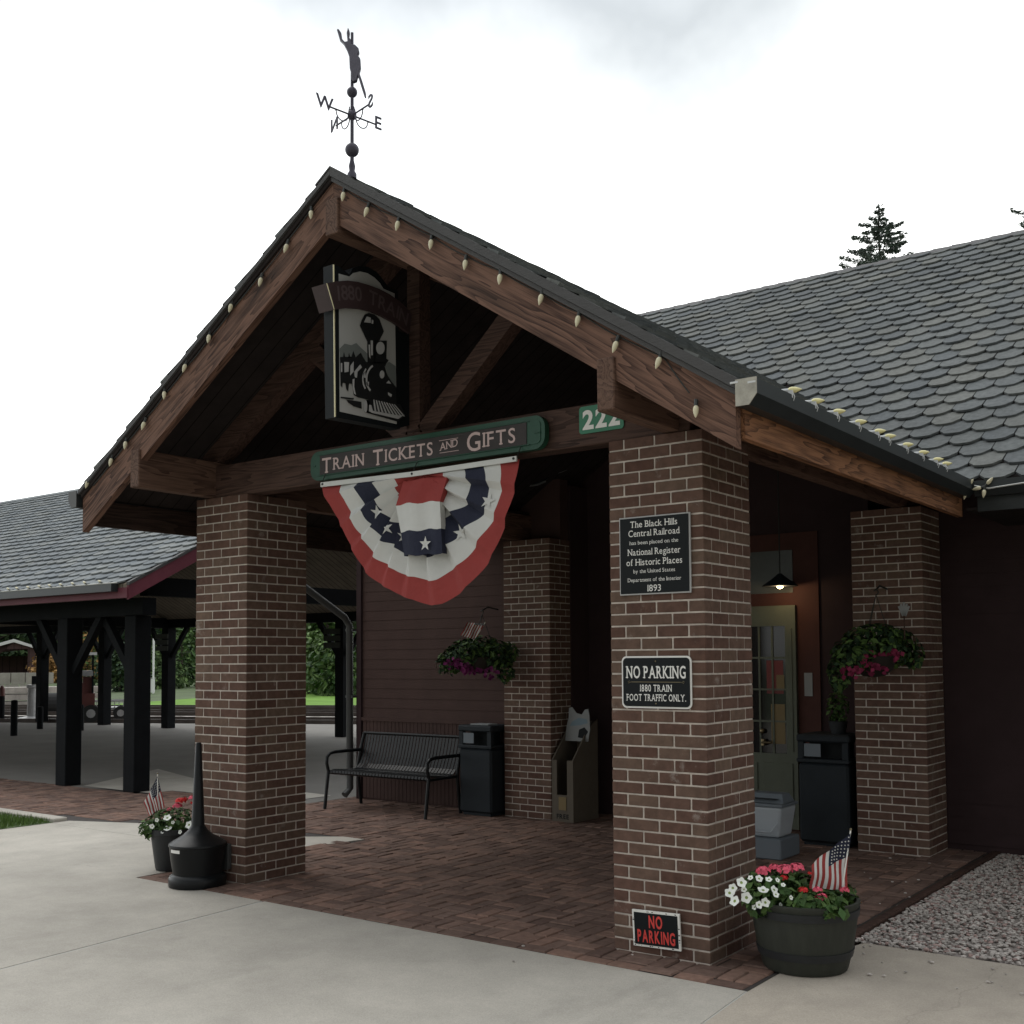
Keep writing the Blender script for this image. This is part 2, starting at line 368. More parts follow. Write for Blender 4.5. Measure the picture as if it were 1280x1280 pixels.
SER = dict(T=[(.5, 0)], R=[(.1, 0), (.93, 0), (.1, 1)], A=[(.06, 0), (.94, 0)], I=[(.5, 0), (.5, 1)], N=[(.09, 0), (.09, 1), (.91, 1)], K=[(.09, 0), (.09, 1), (.92, 0), (.9, 1)],
           E=[_l, _h], F=[_l, _h], P=[_l, _h], D=[_l, _h], B=[_l, _h], L=[_l, _h], H=[_l, _h, (.91, 0), (.91, 1)], Y=[(.5, 0), (.08, 1), (.92, 1)], C=[], G=[], O=[], S=[], U=[(.09, 1), (.91, 1)],
           h=[(.1, 0), (.9, 0)], l=[(.5, 0)], i=[(.5, 0)], n=[(.1, 0), (.9, 0)], r=[(.2, 0)], k=[(.1, 0), (.92, 0)], f=[(.45, 0)], m=[(.07, 0), (.5, 0), (.93, 0)], a=[(.92, 0)], d=[(.92, 0)], t=[], p=[], b=[])
SER['1'] = [(.62, 0)]
def lay(text, cap, track=.1, bold=0.0, xs=1.0):
    """-> glyph placements along a line of that cap height: list of (char, x, scale), width"""
    out = []; x = 0; s0 = cap/CAP
    for ch in text:
        s = s0
        if ch == ' ': x += .42*cap*xs; continue
        g = glyph(ch, bold); out.append((ch, x, s)); x += g[2]*s*xs+track*cap
    return out, x-track*cap
def letter(mb, place, O, U, W, bold=0.0, serif=False, xs=1.0, mi=0):
    O = V(O); U = V(U).normalized(); W = V(W).normalized(); Nn = U.cross(W)
    for ch, x, s in place:
        vs, fs, w = glyph(ch, bold)
        mb.mesh([O+U*(x+a*s*xs)+W*(b*s) for a, b in vs], fs, mi)
        if serif:
            hh = CAP*s; up_h = hh if ch.isupper() or ch.isdigit() else hh*.74
            for fx, fy in SER.get(ch, []):
                if ch in 'hlkdb' and fy == 1: up_h = hh
                cx = x+w*s*xs*fx; cy = up_h*fy; a = .15*hh*(xs**.5); t = .045*hh
                cy = cy+t if fy == 0 else cy-t
                mb.face([O+U*(cx+i*a)+W*(cy+j*t)+Nn*.0006 for i, j in ((-1, -1), (1, -1), (1, 1), (-1, 1))], mi)
def centred(mb, text, cap, C, U, W, track=.1, bold=0.0, serif=False, width=None, mi=0):
    pl, w = lay(text, cap, track, bold); xs = 1.0
    if width:
        sp = track*cap*(len([c for c in text if c != ' '])-1)+text.count(' ')*.42*cap
        xs = max(.3, (width-track*cap*(len(text.replace(' ', ''))-1))/(w-track*cap*(len(text.replace(' ', ''))-1)))
        pl, w = lay(text, cap, track, bold, xs)
    letter(mb, pl, V(C)-V(U)*(w/2)-V(W)*(cap/2), U, W, bold, serif, xs, mi)
X, Y, Z = V((1, 0, 0)), V((0, 1, 0)), V((0, 0, 1))
# ------------------------------------------------------------------ world and sun
w = bpy.data.worlds.new('World'); S.world = w; w.use_nodes = True
N = w.node_tree.nodes; L = w.node_tree.links; bg = N['Background']
SUN_EL, SUN_AZ = R(52), R(-75)     # azimuth measured from +Y towards +X
sk = N.new('ShaderNodeTexSky'); sk.sky_type = 'NISHITA'; sk.sun_disc = False; sk.sun_elevation = SUN_EL; sk.sun_rotation = SUN_AZ
tc = N.new('ShaderNodeTexCoord'); nz = N.new('ShaderNodeTexNoise'); nz.inputs['Scale'].default_value = 1.6; nz.inputs['Detail'].default_value = 5; nz.inputs['Roughness'].default_value = .5
L.new(tc.outputs['Generated'], nz.inputs['Vector'])
cr = N.new('ShaderNodeValToRGB'); e = cr.color_ramp.elements
e[0].position = .36; e[0].color = (9.6, 9.9, 10.2, 1); e[1].position = .58; e[1].color = (11.2, 11.3, 11.0, 1)
L.new(nz.outputs['Fac'], cr.inputs['Fac'])
mx = N.new('ShaderNodeMix'); mx.data_type = 'RGBA'; mx.inputs['Factor'].default_value = .9
L.new(sk.outputs['Color'], mx.inputs['A']); L.new(cr.outputs['Color'], mx.inputs['B'])
dp_ = N.new('ShaderNodeVectorMath'); dp_.operation = 'DOT_PRODUCT'; dp_.inputs[1].default_value = V((-.60, .76, .25)).normalized(); L.new(tc.outputs['Generated'], dp_.inputs[0])
mr_ = N.new('ShaderNodeMapRange'); mr_.inputs['From Min'].default_value = -.9; mr_.inputs['From Max'].default_value = .9; mr_.inputs['To Min'].default_value = .36; mr_.inputs['To Max'].default_value = 1.72; L.new(dp_.outputs['Value'], mr_.inputs['Value'])
sc_ = N.new('ShaderNodeVectorMath'); sc_.operation = 'SCALE'; L.new(mx.outputs['Result'], sc_.inputs[0]); L.new(mr_.outputs['Result'], sc_.inputs['Scale'])
sz_ = N.new('ShaderNodeSeparateXYZ'); L.new(tc.outputs['Generated'], sz_.inputs[0])
n2_ = N.new('ShaderNodeTexNoise'); n2_.inputs['Scale'].default_value = 2.0; n2_.inputs['Detail'].default_value = 6; n2_.inputs['Roughness'].default_value = .55; L.new(tc.outputs['Generated'], n2_.inputs['Vector'])
ad_ = N.new('ShaderNodeMath'); ad_.operation = 'MULTIPLY_ADD'; ad_.inputs[1].default_value = -.34; L.new(n2_.outputs['Fac'], ad_.inputs[0]); L.new(sz_.outputs['Z'], ad_.inputs[2])
cl_ = N.new('ShaderNodeValToRGB'); e2 = cl_.color_ramp.elements; e2[0].position = .13; e2[0].color = (1, 1, .985, 1); e2[1].position = .33; e2[1].color = (.300, .314, .326, 1); e3 = e2.new(.62); e3.color = (.95, .96, .97, 1); dr2 = N.new('ShaderNodeVectorMath'); dr2.operation = 'DOT_PRODUCT'; dr2.inputs[1].default_value = (.80, .60, 0); L.new(tc.outputs['Generated'], dr2.inputs[0])
ad2 = N.new('ShaderNodeMath'); ad2.operation = 'MULTIPLY_ADD'; ad2.inputs[1].default_value = .08; L.new(dr2.outputs['Value'], ad2.inputs[0]); L.new(ad_.outputs[0], ad2.inputs[2]); L.new(ad2.outputs[0], cl_.inputs['Fac'])
ml_ = N.new('ShaderNodeVectorMath'); ml_.operation = 'MULTIPLY'; L.new(sc_.outputs[0], ml_.inputs[0]); L.new(cl_.outputs['Color'], ml_.inputs[1])
L.new(ml_.outputs[0], bg.inputs['Color']); bg.inputs['Strength'].default_value = .1
sl = bpy.data.lights.new('sun', 'SUN'); sl.energy = .5; sl.angle = R(35); sl.color = (1, .96, .9)
so = bpy.data.objects.new('sun', sl); COL.objects.link(so)
sd = V((math.sin(SUN_AZ)*math.cos(SUN_EL), math.cos(SUN_AZ)*math.cos(SUN_EL), math.sin(SUN_EL)))
so.rotation_euler = sd.to_track_quat('Z', 'Y').to_euler(); so.location = (0, 0, 20)
S.view_settings.view_transform = 'Standard'; S.view_settings.look = 'None'; S.view_settings.exposure = .5; S.view_settings.gamma = 1
S.cycles.use_denoising = True
S.cycles.max_bounces = 8
# ================================================================== THE SETTING
def sheet(name, polys, z, m, thick=None, label=None):
    mb = MB()
    for P in polys:
        if thick: mb.prism([(x, y, z-thick) for x, y in P], (0, 0, thick))
        else: mb.face([(x, y, z) for x, y in P])
    return kind(mb.build(name, m), 'structure')
sheet('ground', [[(-600, -300), (500, -300), (500, 900), (-600, 900)]], -.075, 'earth')
SLAB = [(-4.69, -.285), (.345, -.300)]
J = lambda y: -3.10-.15*(y+1.3)/2                                     # the joint that crosses the forecourt
g = .004
sheet('concrete_pavement', [
    [(J(-12)+g, -12), (.45+(.098/.523)*(12-.856)*.4-g, -12), (.348-g, -.306), (-3.23+g, -.294)],
    [(-30, -12), (J(-12)-g, -12), (-3.25-g, -.294), (-4.70, -.289), (-4.70, .95), (-7.95, .95), (-7.95, -6), (-30, -6)],
    [(-7.95, .956), (-4.70, .956), (-4.66, 1.46), (-4.48, 2.25), (-5.1, 1.83), (-6.6, 1.70), (-7.95, 1.16)],
], -.004, 'concrete', .05)
sheet('concrete_pavement', [[(.45+(.098/.523)*(12-.856)*.4+g, -12), (14, -12), (14, .95), (.50, .95), (.356, .30), (.356, -.306)]], -.004, 'concrete_warm', .05)
sheet('pavement_joint', [[(-12, -12), (6, -12), (6, -.3), (-12, -.3)]], -.007, 'joint_light')
sheet('paving_bed', [[(-60, .96), (.33, .3), (.33, 4.75), (-60, 4.75)], [(-4.69, -.29), (.34, -.29), (.34, .3), (-4.69, .3)]], -.012, 'joint_sand')
# brick pavers in basket weave, each a little out of level
mb = MB()
def paver(x0, x1, y0, y1):
    dz = rng.uniform(-.004, .002); c = .006
    a = rng.uniform(-.003, .003); b = rng.uniform(-.003, .003); h = .0035
    x0 += h+rng.uniform(-.0015, .0015); x1 -= h; y0 += h+rng.uniform(-.0015, .0015); y1 -= h
    top = [(x0+c, y0+c, dz), (x1-c, y0+c, dz+a), (x1-c, y1-c, dz+a+b), (x0+c, y1-c, dz+b)]
    bot = [(x0, y0, dz-.008), (x1, y0, dz-.008), (x1, y1, dz-.008), (x0, y1, dz-.008)]
    mb.mesh(top+bot, [(0, 1, 2, 3), (0, 4, 5, 1), (1, 5, 6, 2), (2, 6, 7, 3), (3, 7, 4, 0)])
def weave(xa, xb, ya, yb, inside=None, q=.2):
    nx = int(round((xb-xa)/q)); ny = int(round((yb-ya)/q))
    for i in range(nx):
        for j in range(ny):
            x = xa+i*q; y = ya+j*q
            if inside and not inside(x+q/2, y+q/2): continue
            if (i+j) % 2: paver(x, x+q, y, y+q/2); paver(x, x+q, y+q/2, y+q)
            else: paver(x, x+q/2, y, y+q); paver(x+q/2, x+q, y, y+q)
def soldier(xa, xb, y0, y1):
    n = int((xb-xa)/.2)
    for i in range(n): paver(xa+i*.2, xa+(i+1)*.2, y0, y1)
def wedge(x, y):      # the concrete wedge that runs in behind the left pillar
    return not (x < -4.40 and y < 1.70+(x+6.6)*.20) and not (x < -4.7 and y < 1.15)
soldier(-4.68, .33, -.285, -.185)
weave(-4.68, .32, -.18, 1.82)
weave(-4.48, .32, 1.82, 4.82, lambda x, y: True)
weave(-4.68-.2*46, -4.48, 1.22, 3.02, lambda x, y: wedge(x, y) and y < 3.05)
weave(-6.88, -4.48, 3.02, 4.42)
weave(-9.28, -6.88, 3.02, 3.42, lambda x, y: True)
weave(-13.88-.2*60, -13.88, 1.22, 3.02)
kind(mb.build('brick_paving', 'paver'), 'structure')
# platform slab with its track-side edge running at an angle
pe = lambda x: 11.05+(x+27.1)*.47
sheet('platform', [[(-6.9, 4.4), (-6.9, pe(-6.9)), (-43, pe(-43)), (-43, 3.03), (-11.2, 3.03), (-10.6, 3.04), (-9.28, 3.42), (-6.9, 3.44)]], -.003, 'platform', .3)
td = V((1, .47, 0)).normalized(); tn = V((-.47, 1, 0)).normalized()
def along(off, t, z=0): return V((-27.1, 11.05, z))+tn*off+td*t
sheet('ballast', [[tuple(along(o, t).xy) for o, t in ((.05, -40), (13, -40), (13, 60), (.05, 60))]], -.06, 'ballast')
sheet('lawn', [[tuple(along(o, t).xy) for o, t in ((13, -5), (70, -5), (70, 90), (13, 60))]], -.055, 'lawn')
sheet('concrete_pavement', [[(-10.75, 3.10), (-11.9, 5.1), (-10.2, 4.5), (-7.2, 4.2), (-7.2, 3.46), (-9.28, 3.43), (-9.30, 3.10)]], .002, 'concrete')  # daylit patch past the pavilion roof, its brightness put in as paler concrete
for k, off in enumerate((1.5, 5.8, 9.6)):
    root = thing('railway_track', ['railway track nearest the platform edge', 'middle railway track behind the platform', 'railway track beside the far lawn'][k], 'railway track', along(off, 0))
    a = MB()
    for s_ in (-.72, .72): a.beam(along(off+s_, -40, .0), along(off+s_, 60, .0), .07, .13)
    a.build('rail', 'rail', root)
    a = MB()
    for i in range(130): a.beam(along(off-1.2, -40+i*.75, -.106), along(off+1.2, -40+i*.75, -.106), .22, .10)
    kind(a.build('sleeper', 'sleeper', root), 'stuff')
# lawn corner with its kerb by the forecourt
kb = MB(); kb.box(-14, -7.96, 1.0, 1.15, -.05, .035, c=.01); kind(kb.build('kerb', 'concrete'), 'structure')
sheet('lawn', [[(-14, -6), (-7.96, -6), (-7.96, .998), (-14, .998)]], -.002, 'earth')
mb = MB()
for i in range(9000):
    x = -7.97-abs(rng.gauss(0, 1.2)); y = rng.uniform(-1.2, .99); h = rng.uniform(.03, .07); t = rng.uniform(0, 6.28); b = rng.uniform(-.03, .03)
    d = V((math.cos(t), math.sin(t), 0))*.004; p = V((x, y, -.002))
    mb.face([p-d, p+d, p+V((b, rng.uniform(-.02, .02), h))])
g_ = mb.build('grass', 'grass_blade'); kind(g_, 'stuff'); tag(g_, 'short green grass corner beside the concrete forecourt', 'grass')
# gravel strip along the wall
sheet('gravel_bed', [[(.47, .95), (14, 1.0), (14, 4.55), (.42, 4.55)]], -.02, 'gravel_bed')
tb = MB(); tb.box(.365, .425, .97, 4.5, -.05, .015, c=.008); kind(tb.build('timber_edging', 'wood_dark'), 'structure')
ICO = None
def ico():
    global ICO
    if ICO is None:
        bm = bmesh.new(); bmesh.ops.create_icosphere(bm, subdivisions=1, radius=1); ICO = ([v.co.copy() for v in bm.verts], [tuple(v.index for v in f.verts) for f in bm.faces]); bm.free()
    return ICO
mb = MB(); iv, iF = ico()
for i in range(13000):
    x = .44+rng.random()**1.3*2.6; y = rng.uniform(.97, 4.5)
    if y < .97+.02*x: continue
    r = rng.uniform(.006, .016); sx, sy, sz = r*rng.uniform(.8, 1.5), r*rng.uniform(.8, 1.4), r*rng.uniform(.4, .8); a = rng.uniform(0, 6.28); ca, sa = math.cos(a), math.sin(a)
    j = [rng.uniform(.8, 1.15) for _ in iv]; mi = 1 if rng.random() < .22 else 0; zz = -.012+rng.uniform(0, .012)
    mb.mesh([(x+(v.x*sx*ca-v.y*sy*sa)*q, y+(v.x*sx*sa+v.y*sy*ca)*q, zz+v.z*sz*q) for v, q in zip(iv, j)], iF, mi)
for i in range(70):     # strays kicked on to the paving and the forecourt
    x = rng.uniform(-1.2, 1.6); y = rng.uniform(-.6, 4) if x < .4 else rng.uniform(.3, .97)
    if x < 0 and y < .65 and x > -.65 and y > 0: continue
    r = rng.uniform(.004, .011)
    mb.mesh([(x+v.x*r*1.3, y+v.y*r, .004+v.z*r*.6) for v in iv], iF, 0)
g_ = mb.build('gravel', ['gravel', 'gravel_red']); kind(g_, 'stuff'); tag(g_, 'grey and reddish gravel beside the dark wall', 'gravel')
# ================================================================== THE STATION BUILDING
bld = thing('station_building', 'dark red brick pillared station with gabled porch and grey shingle roof', 'station building', (-2.19, 4.2, 0))
PZ = 2.905; CO = 42.5
def pillar(x0, y0, label=None):
    pw = .601; c = .0677; q = pw/3; h = .0048
    core = MB(); core.box(x0+.004, x0+pw-.004, y0+.004, y0+pw-.004, -.05, PZ-.003)
    p = core.build('brick_pillar', 'mortar', bld, label=label)
    mb = MB(); nrow = 43
    for k in range(nrow):
        z0 = k*c+h; z1 = (k+1)*c-h
        if z0 > PZ: break
        z1 = min(z1, PZ)
        segA = [(0, 3)]                          # 3 stretchers on one pair of faces, half-1-1-half on the other
        st = [(0, q), (q, 2*q), (2*q, 3*q)]; hf = [(.5*q, 1.5*q), (1.5*q, 2.5*q)]
        d = .5*q; jit = lambda: rng.uniform(-.0012, .0012)
        def B(xa, xb, ya, yb): mb.box(x0+xa+jit()*.5, x0+xb+jit()*.5, y0+ya+jit()*.5, y0+yb+jit()*.5, z0+jit()*.6, z1+jit()*.6, c=.0035)
        if k % 2:
            for a, b in st:
                B(a+(h if a > 0 else 0), b-(h if b < 3*q-.001 else 0), 0, d-h); B(a+(h if a > 0 else 0), b-(h if b < 3*q-.001 else 0), pw-d+h, pw)
            for a, b in hf: B(0, d-h, a+h, b-h); B(pw-d+h, pw, a+h, b-h)
        else:
            for a, b in st:
                B(0, d-h, a+(h if a > 0 else 0), b-(h if b < 3*q-.001 else 0)); B(pw-d+h, pw, a+(h if a > 0 else 0), b-(h if b < 3*q-.001 else 0))
            for a, b in hf: B(a+h, b-h, 0, d-h); B(a+h, b-h, pw-d+h, pw)
    mb.build('brick_face', 'brick', p)
    return p
XR, XL = -.601, -4.378
pillar(XR, 0, 'brick pillar carrying three signs'); pillar(XL, 0, 'brick pillar beside the black cigarette receptacle'); pillar(XL, 3.98, 'brick pillar beside the bench and bin'); pillar(XR, 3.98, 'brick pillar behind the hanging basket by the door')
# --- roofs
def shingles(O, U, W, nu, nv, keep, m='shingle', name='shingle', parent=None, w_=.25, e_=.24, umin=None):
    O, U, W = V(O), V(U).normalized(), V(W).normalized(); Nn = U.cross(W); Nn = Nn if Nn.z > 0 else -Nn
    mb = MB(); L_ = e_*1.3; th = .019
    for j in range(nv):
        for i in range(-1, nu+1):
            u0 = (i+(.5 if j % 2 else 0))*w_; v0 = j*e_
            if not keep(u0+w_/2, v0+e_*.5): continue
            gp = .003+rng.uniform(0, .002); lf = .028+rng.uniform(-.005, .006); sk = rng.uniform(-.006, .006)
            P = [(gp, .38*e_), (.23*w_, .05*e_), (.38*w_, 0), (.62*w_, 0), (.77*w_, .05*e_), (w_-gp, .38*e_), (w_-gp, L_), (gp, L_)]
            if umin is not None: P = [(max(a, umin-u0), b) for a, b in P]
            top = [O+U*(u0+a)+W*(v0+b+sk)+Nn*(lf*(1-b/L_)+.003) for a, b in P]
            bot = [p-Nn*th for p in top[:6]]
            mb.mesh(top+bot, [tuple(range(8))]+[(k, k+8, k+9, k+1) for k in range(5)])
    return mb.build(name, m, parent)
SL = .648; XC = -2.189; ZA = 4.70; HW = 2.70; YF = -.69
cs = 1/math.hypot(1, SL)
def roofz(x): return ZA-SL*abs(x-XC)
def deck(poly, zf, t, name, m, parent):
    mb = MB(); P = [(x, y, zf(x, y)) for x, y in poly]; mb.prism(P, (0, 0, -t)); return mb.build(name, m, parent)
MS = .65; ME, MZ = 3.2, 2.95; MR = 9.4
mz = lambda x, y: MZ+MS*(y-ME) if y <= MR else MZ+MS*(MR-ME)-MS*(y-MR)
VX = 5.9
prf = MB()
for sg in (1, -1):
    pts = [(XC, YF+.012), (XC+sg*HW, YF+.012), (XC+sg*HW, ME+.02 if sg > 0 else 4.19), (XC, VX)]
    prf.prism([(x, y, roofz(x)-.006) for x, y in pts], (0, 0, -.05))
porch = prf.build('porch_roof', 'soffit', bld)
a = MB()
for sg in (1, -1): a.face([(x, y, roofz(x)+.001) for x, y in [(XC, YF), (XC+sg*HW, YF), (XC+sg*HW, ME+.02), (XC, VX)]])
a.build('underlay', 'shingle', porch)
for sg in (1, -1):
    shingles((XC+sg*HW*1.004, YF, roofz(XC+HW)), (0, 1, 0), (-sg, 0, SL), 28, 14, lambda u, v, s=sg: -.05 < u < (ME-YF)+max(0, v*cs) and v < HW/cs-.03, name='shingle', parent=porch, umin=0)
rc = MB()     # ridge caps
for i in range(27):
    y0 = YF-.005+i*.24
    for sg in (1, -1): rc.prism([(XC, y0, ZA+.034), (XC+sg*.13, y0, ZA+.034-.13*SL), (XC+sg*.13, y0+.27, ZA+.022-.13*SL), (XC, y0+.27, ZA+.022)], (0, 0, -.012))
rc.build('ridge_cap', 'drip', porch)
# gable trim: the dark drip edge, then the two barge boards
def slopebar(mb, x0, x1, dz0, dz1, y0, y1):
    mb.prism([(x0, y0, roofz(x0)+dz0), (x1, y0, roofz(x1)+dz0), (x1, y0, roofz(x1)+dz1), (x0, y0, roofz(x0)+dz1)], (0, y1-y0, 0))
for sg in (1, -1):
    BT = -.060 if sg > 0 else -.022
    a = MB(); slopebar(a, XC+sg*.001, XC+sg*(HW+.015), .026 if sg > 0 else .012, BT+.030 if sg > 0 else BT+.002, YF-.004, YF+.03)
    if sg > 0: slopebar(a, XC+sg*.001, XC+sg*(HW+.01), -.033, -.060, YF+.008, YF+.04)
    a.build('drip_edge', 'drip', porch)
    a = MB(); slopebar(a, XC+sg*.001, XC+sg*HW, BT, -.315, YF+.030, YF+.085); b_ = a.build('barge_board', 'wood', porch)
    # rotate the grain along the board by giving it its own axes
    ang = math.atan(SL)*(-sg if sg > 0 else 1); piv = V((XC, YF, ZA))
    rot = Matrix.Rotation(-ang if sg > 0 else -ang, 4, 'Y')
    off = wloc(porch); M_ = Matrix.Translation(piv-off) @ rot
    b_.data.transform(M_.inverted()); b_.matrix_local = M_
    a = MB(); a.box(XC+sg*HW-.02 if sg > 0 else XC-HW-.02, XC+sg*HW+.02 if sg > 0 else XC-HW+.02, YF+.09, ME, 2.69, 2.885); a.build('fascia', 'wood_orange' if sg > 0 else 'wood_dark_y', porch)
    a = MB(); ex = XC+sg*HW; k = sg
    pr = [(.022, 2.825), (.085, 2.825), (.125, 2.875), (.125, 2.945), (.112, 2.95), (.106, 2.945), (.106, 2.885), (.078, 2.838), (.03, 2.838), (.03, 2.93), (.022, 2.93)]
    a.prism([(ex+k*x, YF-.012, z) for x, z in pr], (0, ME-YF-.02, 0)); gt = a.build('gutter', 'gutter', porch)
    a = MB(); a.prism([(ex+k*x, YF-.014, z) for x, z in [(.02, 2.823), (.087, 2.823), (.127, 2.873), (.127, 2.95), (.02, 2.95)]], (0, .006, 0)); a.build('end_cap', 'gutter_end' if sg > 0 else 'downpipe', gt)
# heavy timbers
for x, n in ((-4.213, 0), (-.200, 0)):
    a = MB(); a.box(x-.052, x+.052, YF+.012, 4.5, 2.911, 3.185, c=.006); a.build('purlin', 'wood_y', porch)
a = MB(); a.box(XC-.055, XC+.055, YF+.010, 5.7, 4.30, 4.53, c=.006); a.build('ridge_beam', 'wood_y', porch)
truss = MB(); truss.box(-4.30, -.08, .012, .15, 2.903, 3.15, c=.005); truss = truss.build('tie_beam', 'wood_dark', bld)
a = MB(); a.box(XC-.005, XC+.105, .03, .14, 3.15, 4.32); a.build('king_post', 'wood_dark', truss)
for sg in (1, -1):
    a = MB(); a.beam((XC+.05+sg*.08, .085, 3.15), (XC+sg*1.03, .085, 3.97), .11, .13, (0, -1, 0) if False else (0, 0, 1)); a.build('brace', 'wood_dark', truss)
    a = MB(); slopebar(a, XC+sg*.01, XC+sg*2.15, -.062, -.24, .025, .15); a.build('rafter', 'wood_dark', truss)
# --- main roof with the two valleys cut for the porch
mr = MB()
xl, xr = -7.1, 12.0
fr = [(xl, ME), (XC-HW, ME), (XC, VX), (XC+HW, ME), (xr, ME), (xr, MR), (xl, MR)]
for P in ([(xl, 3.9), (XC-2.0, 3.9), (XC, VX), (XC, MR), (xl, MR)], [(XC, VX), (XC+HW, ME), (xr, ME), (xr, MR), (XC, MR)]):
    mr.prism([(x, y, mz(x, y)-.006) for x, y in P], (0, 0, -.06))
mr.prism([(xl, MR, mz(0, MR)-.006), (xr, MR, mz(0, MR)-.006), (xr, 15.5, mz(0, 15.5)), (xl, 15.5, mz(0, 15.5))], (0, 0, -.06))
main = mr.build('main_roof', 'soffit', bld)
mcs = 1/math.hypot(1, MS)
def keepm(u, v):
    x = xl+u; y = ME+v*mcs
    return y < MR-.05 and xl < x < xr and not (x < XC and y < 3.9) and not (abs(x-XC) < HW-(y-ME)-.03 and y < VX)
shingles((xl, ME-.03, MZ-.02), (1, 0, 0), (0, 1, MS), int((xr-xl)/.25), 32, keepm, parent=main)
a = MB()
for i in range(80):
    x0 = xl+i*.24
    for sg in (1, -1): a.prism([(x0, MR, mz(0, MR)+.03), (x0, MR-sg*.14, mz(0, MR)+.03-.14*MS), (x0+.27, MR-sg*.14, mz(0, MR)+.018-.14*MS), (x0+.27, MR, mz(0, MR)+.018)], (0, 0, -.012))
a.build('ridge_cap', 'drip', main)
for xa, xb, ye in ((XC+HW+.13, xr, ME), (xl, XC-2.1, 3.9)):
    dz = MS*(ye-ME)
    a = MB(); a.box(xa, xb, ye, ye+.04, 2.72+dz, 2.90+dz); a.build('fascia', 'gutter', main)
    a = MB(); pr = [(-.005, 2.825), (-.07, 2.825), (-.11, 2.875), (-.11, 2.935), (-.097, 2.935), (-.092, 2.885), (-.064, 2.838), (-.012, 2.838), (-.012, 2.93), (-.005, 2.93)]
    a.prism([(xa, ye+y, z+dz) for y, z in pr], (xb-xa, 0, 0)); a.build('gutter', 'gutter', main)
a = MB(); a.box(.55, xr, ME+.05, 4.5, 2.74, 2.76); a.box(xl, XC-2.0, 3.95, 4.2, 3.20, 3.22); a.build('eave_soffit', 'soffit', main)
# --- walls
def clap(mb, x0, x1, y, z0, z1, h=.115):
    z = z0
    while z < z1-.001:
        zt = min(z+h, z1)
        mb.mesh([(x0, y-.008, z), (x1, y-.008, z), (x1, y-.002, zt), (x0, y-.002, zt), (x0, y, z), (x1, y, z)], [(0, 1, 2, 3), (0, 4, 5, 1)]); z = zt
YD0 = 4.7
a = MB(); a.box(-6.70, -3.79, 4.2, 4.35, -.05, 3.55); a.box(-6.70, -6.55, 4.36, 15, -.05, 3.5); wl = a.build('wall', 'siding', bld, label='dark red wall behind the bench')
a = MB(); clap(a, -6.66, XL-.005, 4.198, .97, 3.5); a.build('clapboard', 'siding', wl)
a = MB(); a.box(-6.66, XL-.005, 4.165, 4.1985, .93, .97)
x = -6.64
while x < XL-.06: a.box(x, x+.052, 4.178, 4.198, .02, .93); x += .058
a.build('wainscot', 'siding', wl)
a = MB(); a.box(-6.735, -6.66, 4.16, 4.24, .0, 3.5); a.build('corner_board', 'siding_dark', wl)
a = MB(); a.box(XR+.55, xr, 4.5, 4.65, -.05, 3.6); w2 = a.build('wall', 'siding_dark', bld, label='plain dark wall above the gravel')
a = MB(); clap(a, .01, xr, 4.498, .05, 3.3); a.build('clapboard', 'siding_dark', w2)
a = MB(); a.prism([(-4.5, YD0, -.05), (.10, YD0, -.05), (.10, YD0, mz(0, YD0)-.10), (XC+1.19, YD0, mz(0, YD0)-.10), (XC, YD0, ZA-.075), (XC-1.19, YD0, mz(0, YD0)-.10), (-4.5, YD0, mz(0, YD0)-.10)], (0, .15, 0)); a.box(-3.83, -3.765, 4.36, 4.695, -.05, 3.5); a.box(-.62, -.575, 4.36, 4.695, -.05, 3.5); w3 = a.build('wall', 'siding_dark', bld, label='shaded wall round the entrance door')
# --- downpipe at the building corner
p0 = V((-6.80, 4.10, 0))
a = MB(); a.tube([(-6.80, ME-.30, 2.78), (-6.80, ME-.02, 2.60), (-6.80, 4.03, 2.16), (-6.80, 4.11, 2.06), (-6.80, 4.12, .12), (-6.80, 4.03, .05)], .042, 10); dp = a.build('downpipe', 'downpipe', bld, smooth=True)
a = MB(); a.box(-6.86, -6.74, 4.10, 4.20, 2.0, 2.03); a.box(-6.86, -6.74, 4.10, 4.20, 1.2, 1.23); a.build('pipe_strap', 'downpipe', dp)
# --- entrance door, frame and transom
YD = 4.7
dl, dr, dt = -2.30, at(1002, 900, y=YD).x, at(985, 757, y=YD).z
a = MB(); a.box(dl-.12, dr+.2, YD-.02, YD, 0, 2.845)
df = a.build('door_frame', 'trim_red', bld)
a = MB(); a.box(dl, dr-.05, YD-.028, YD-.0205, 2.27, 2.68); a.build('transom_pane', 'transom', df)
a = MB(); a.box(dr+.045, dr+.125, YD-.026, YD-.021, 1.28, 1.50); a.build('notice', 'paper', df)
a = MB()
wx0, wx1, wz0, wz1 = at(957, 783, y=YD).x-.32, at(984, 783, y=YD).x, .73, 1.95
for q in ((dl, wx0, .02, dt), (wx1, dr-.02, .02, dt), (wx0, wx1, wz1, dt), (wx0, wx1, .02, wz0)): a.box(q[0], q[1], YD-.062, YD-.022, q[2], q[3])
for q in ((wx0+.03, (wx0+wx1)/2-.03), ((wx0+wx1)/2+.03, wx1+.06)): a.box(q[0], q[1], YD-.072, YD-.0625, .14, .64, c=.004)
for q in ((wx1+.035, wx1+.07),): a.box(q[0], q[1], YD-.070, YD-.0625, .75, 1.93, c=.003)
dr_ = a.build('entrance_door', 'door_paint', bld)
a = MB(); a.box(wx0, wx1, YD-.045, YD-.040, wz0, wz1); wn = a.build('window', 'glass_dark', dr_)
a = MB()
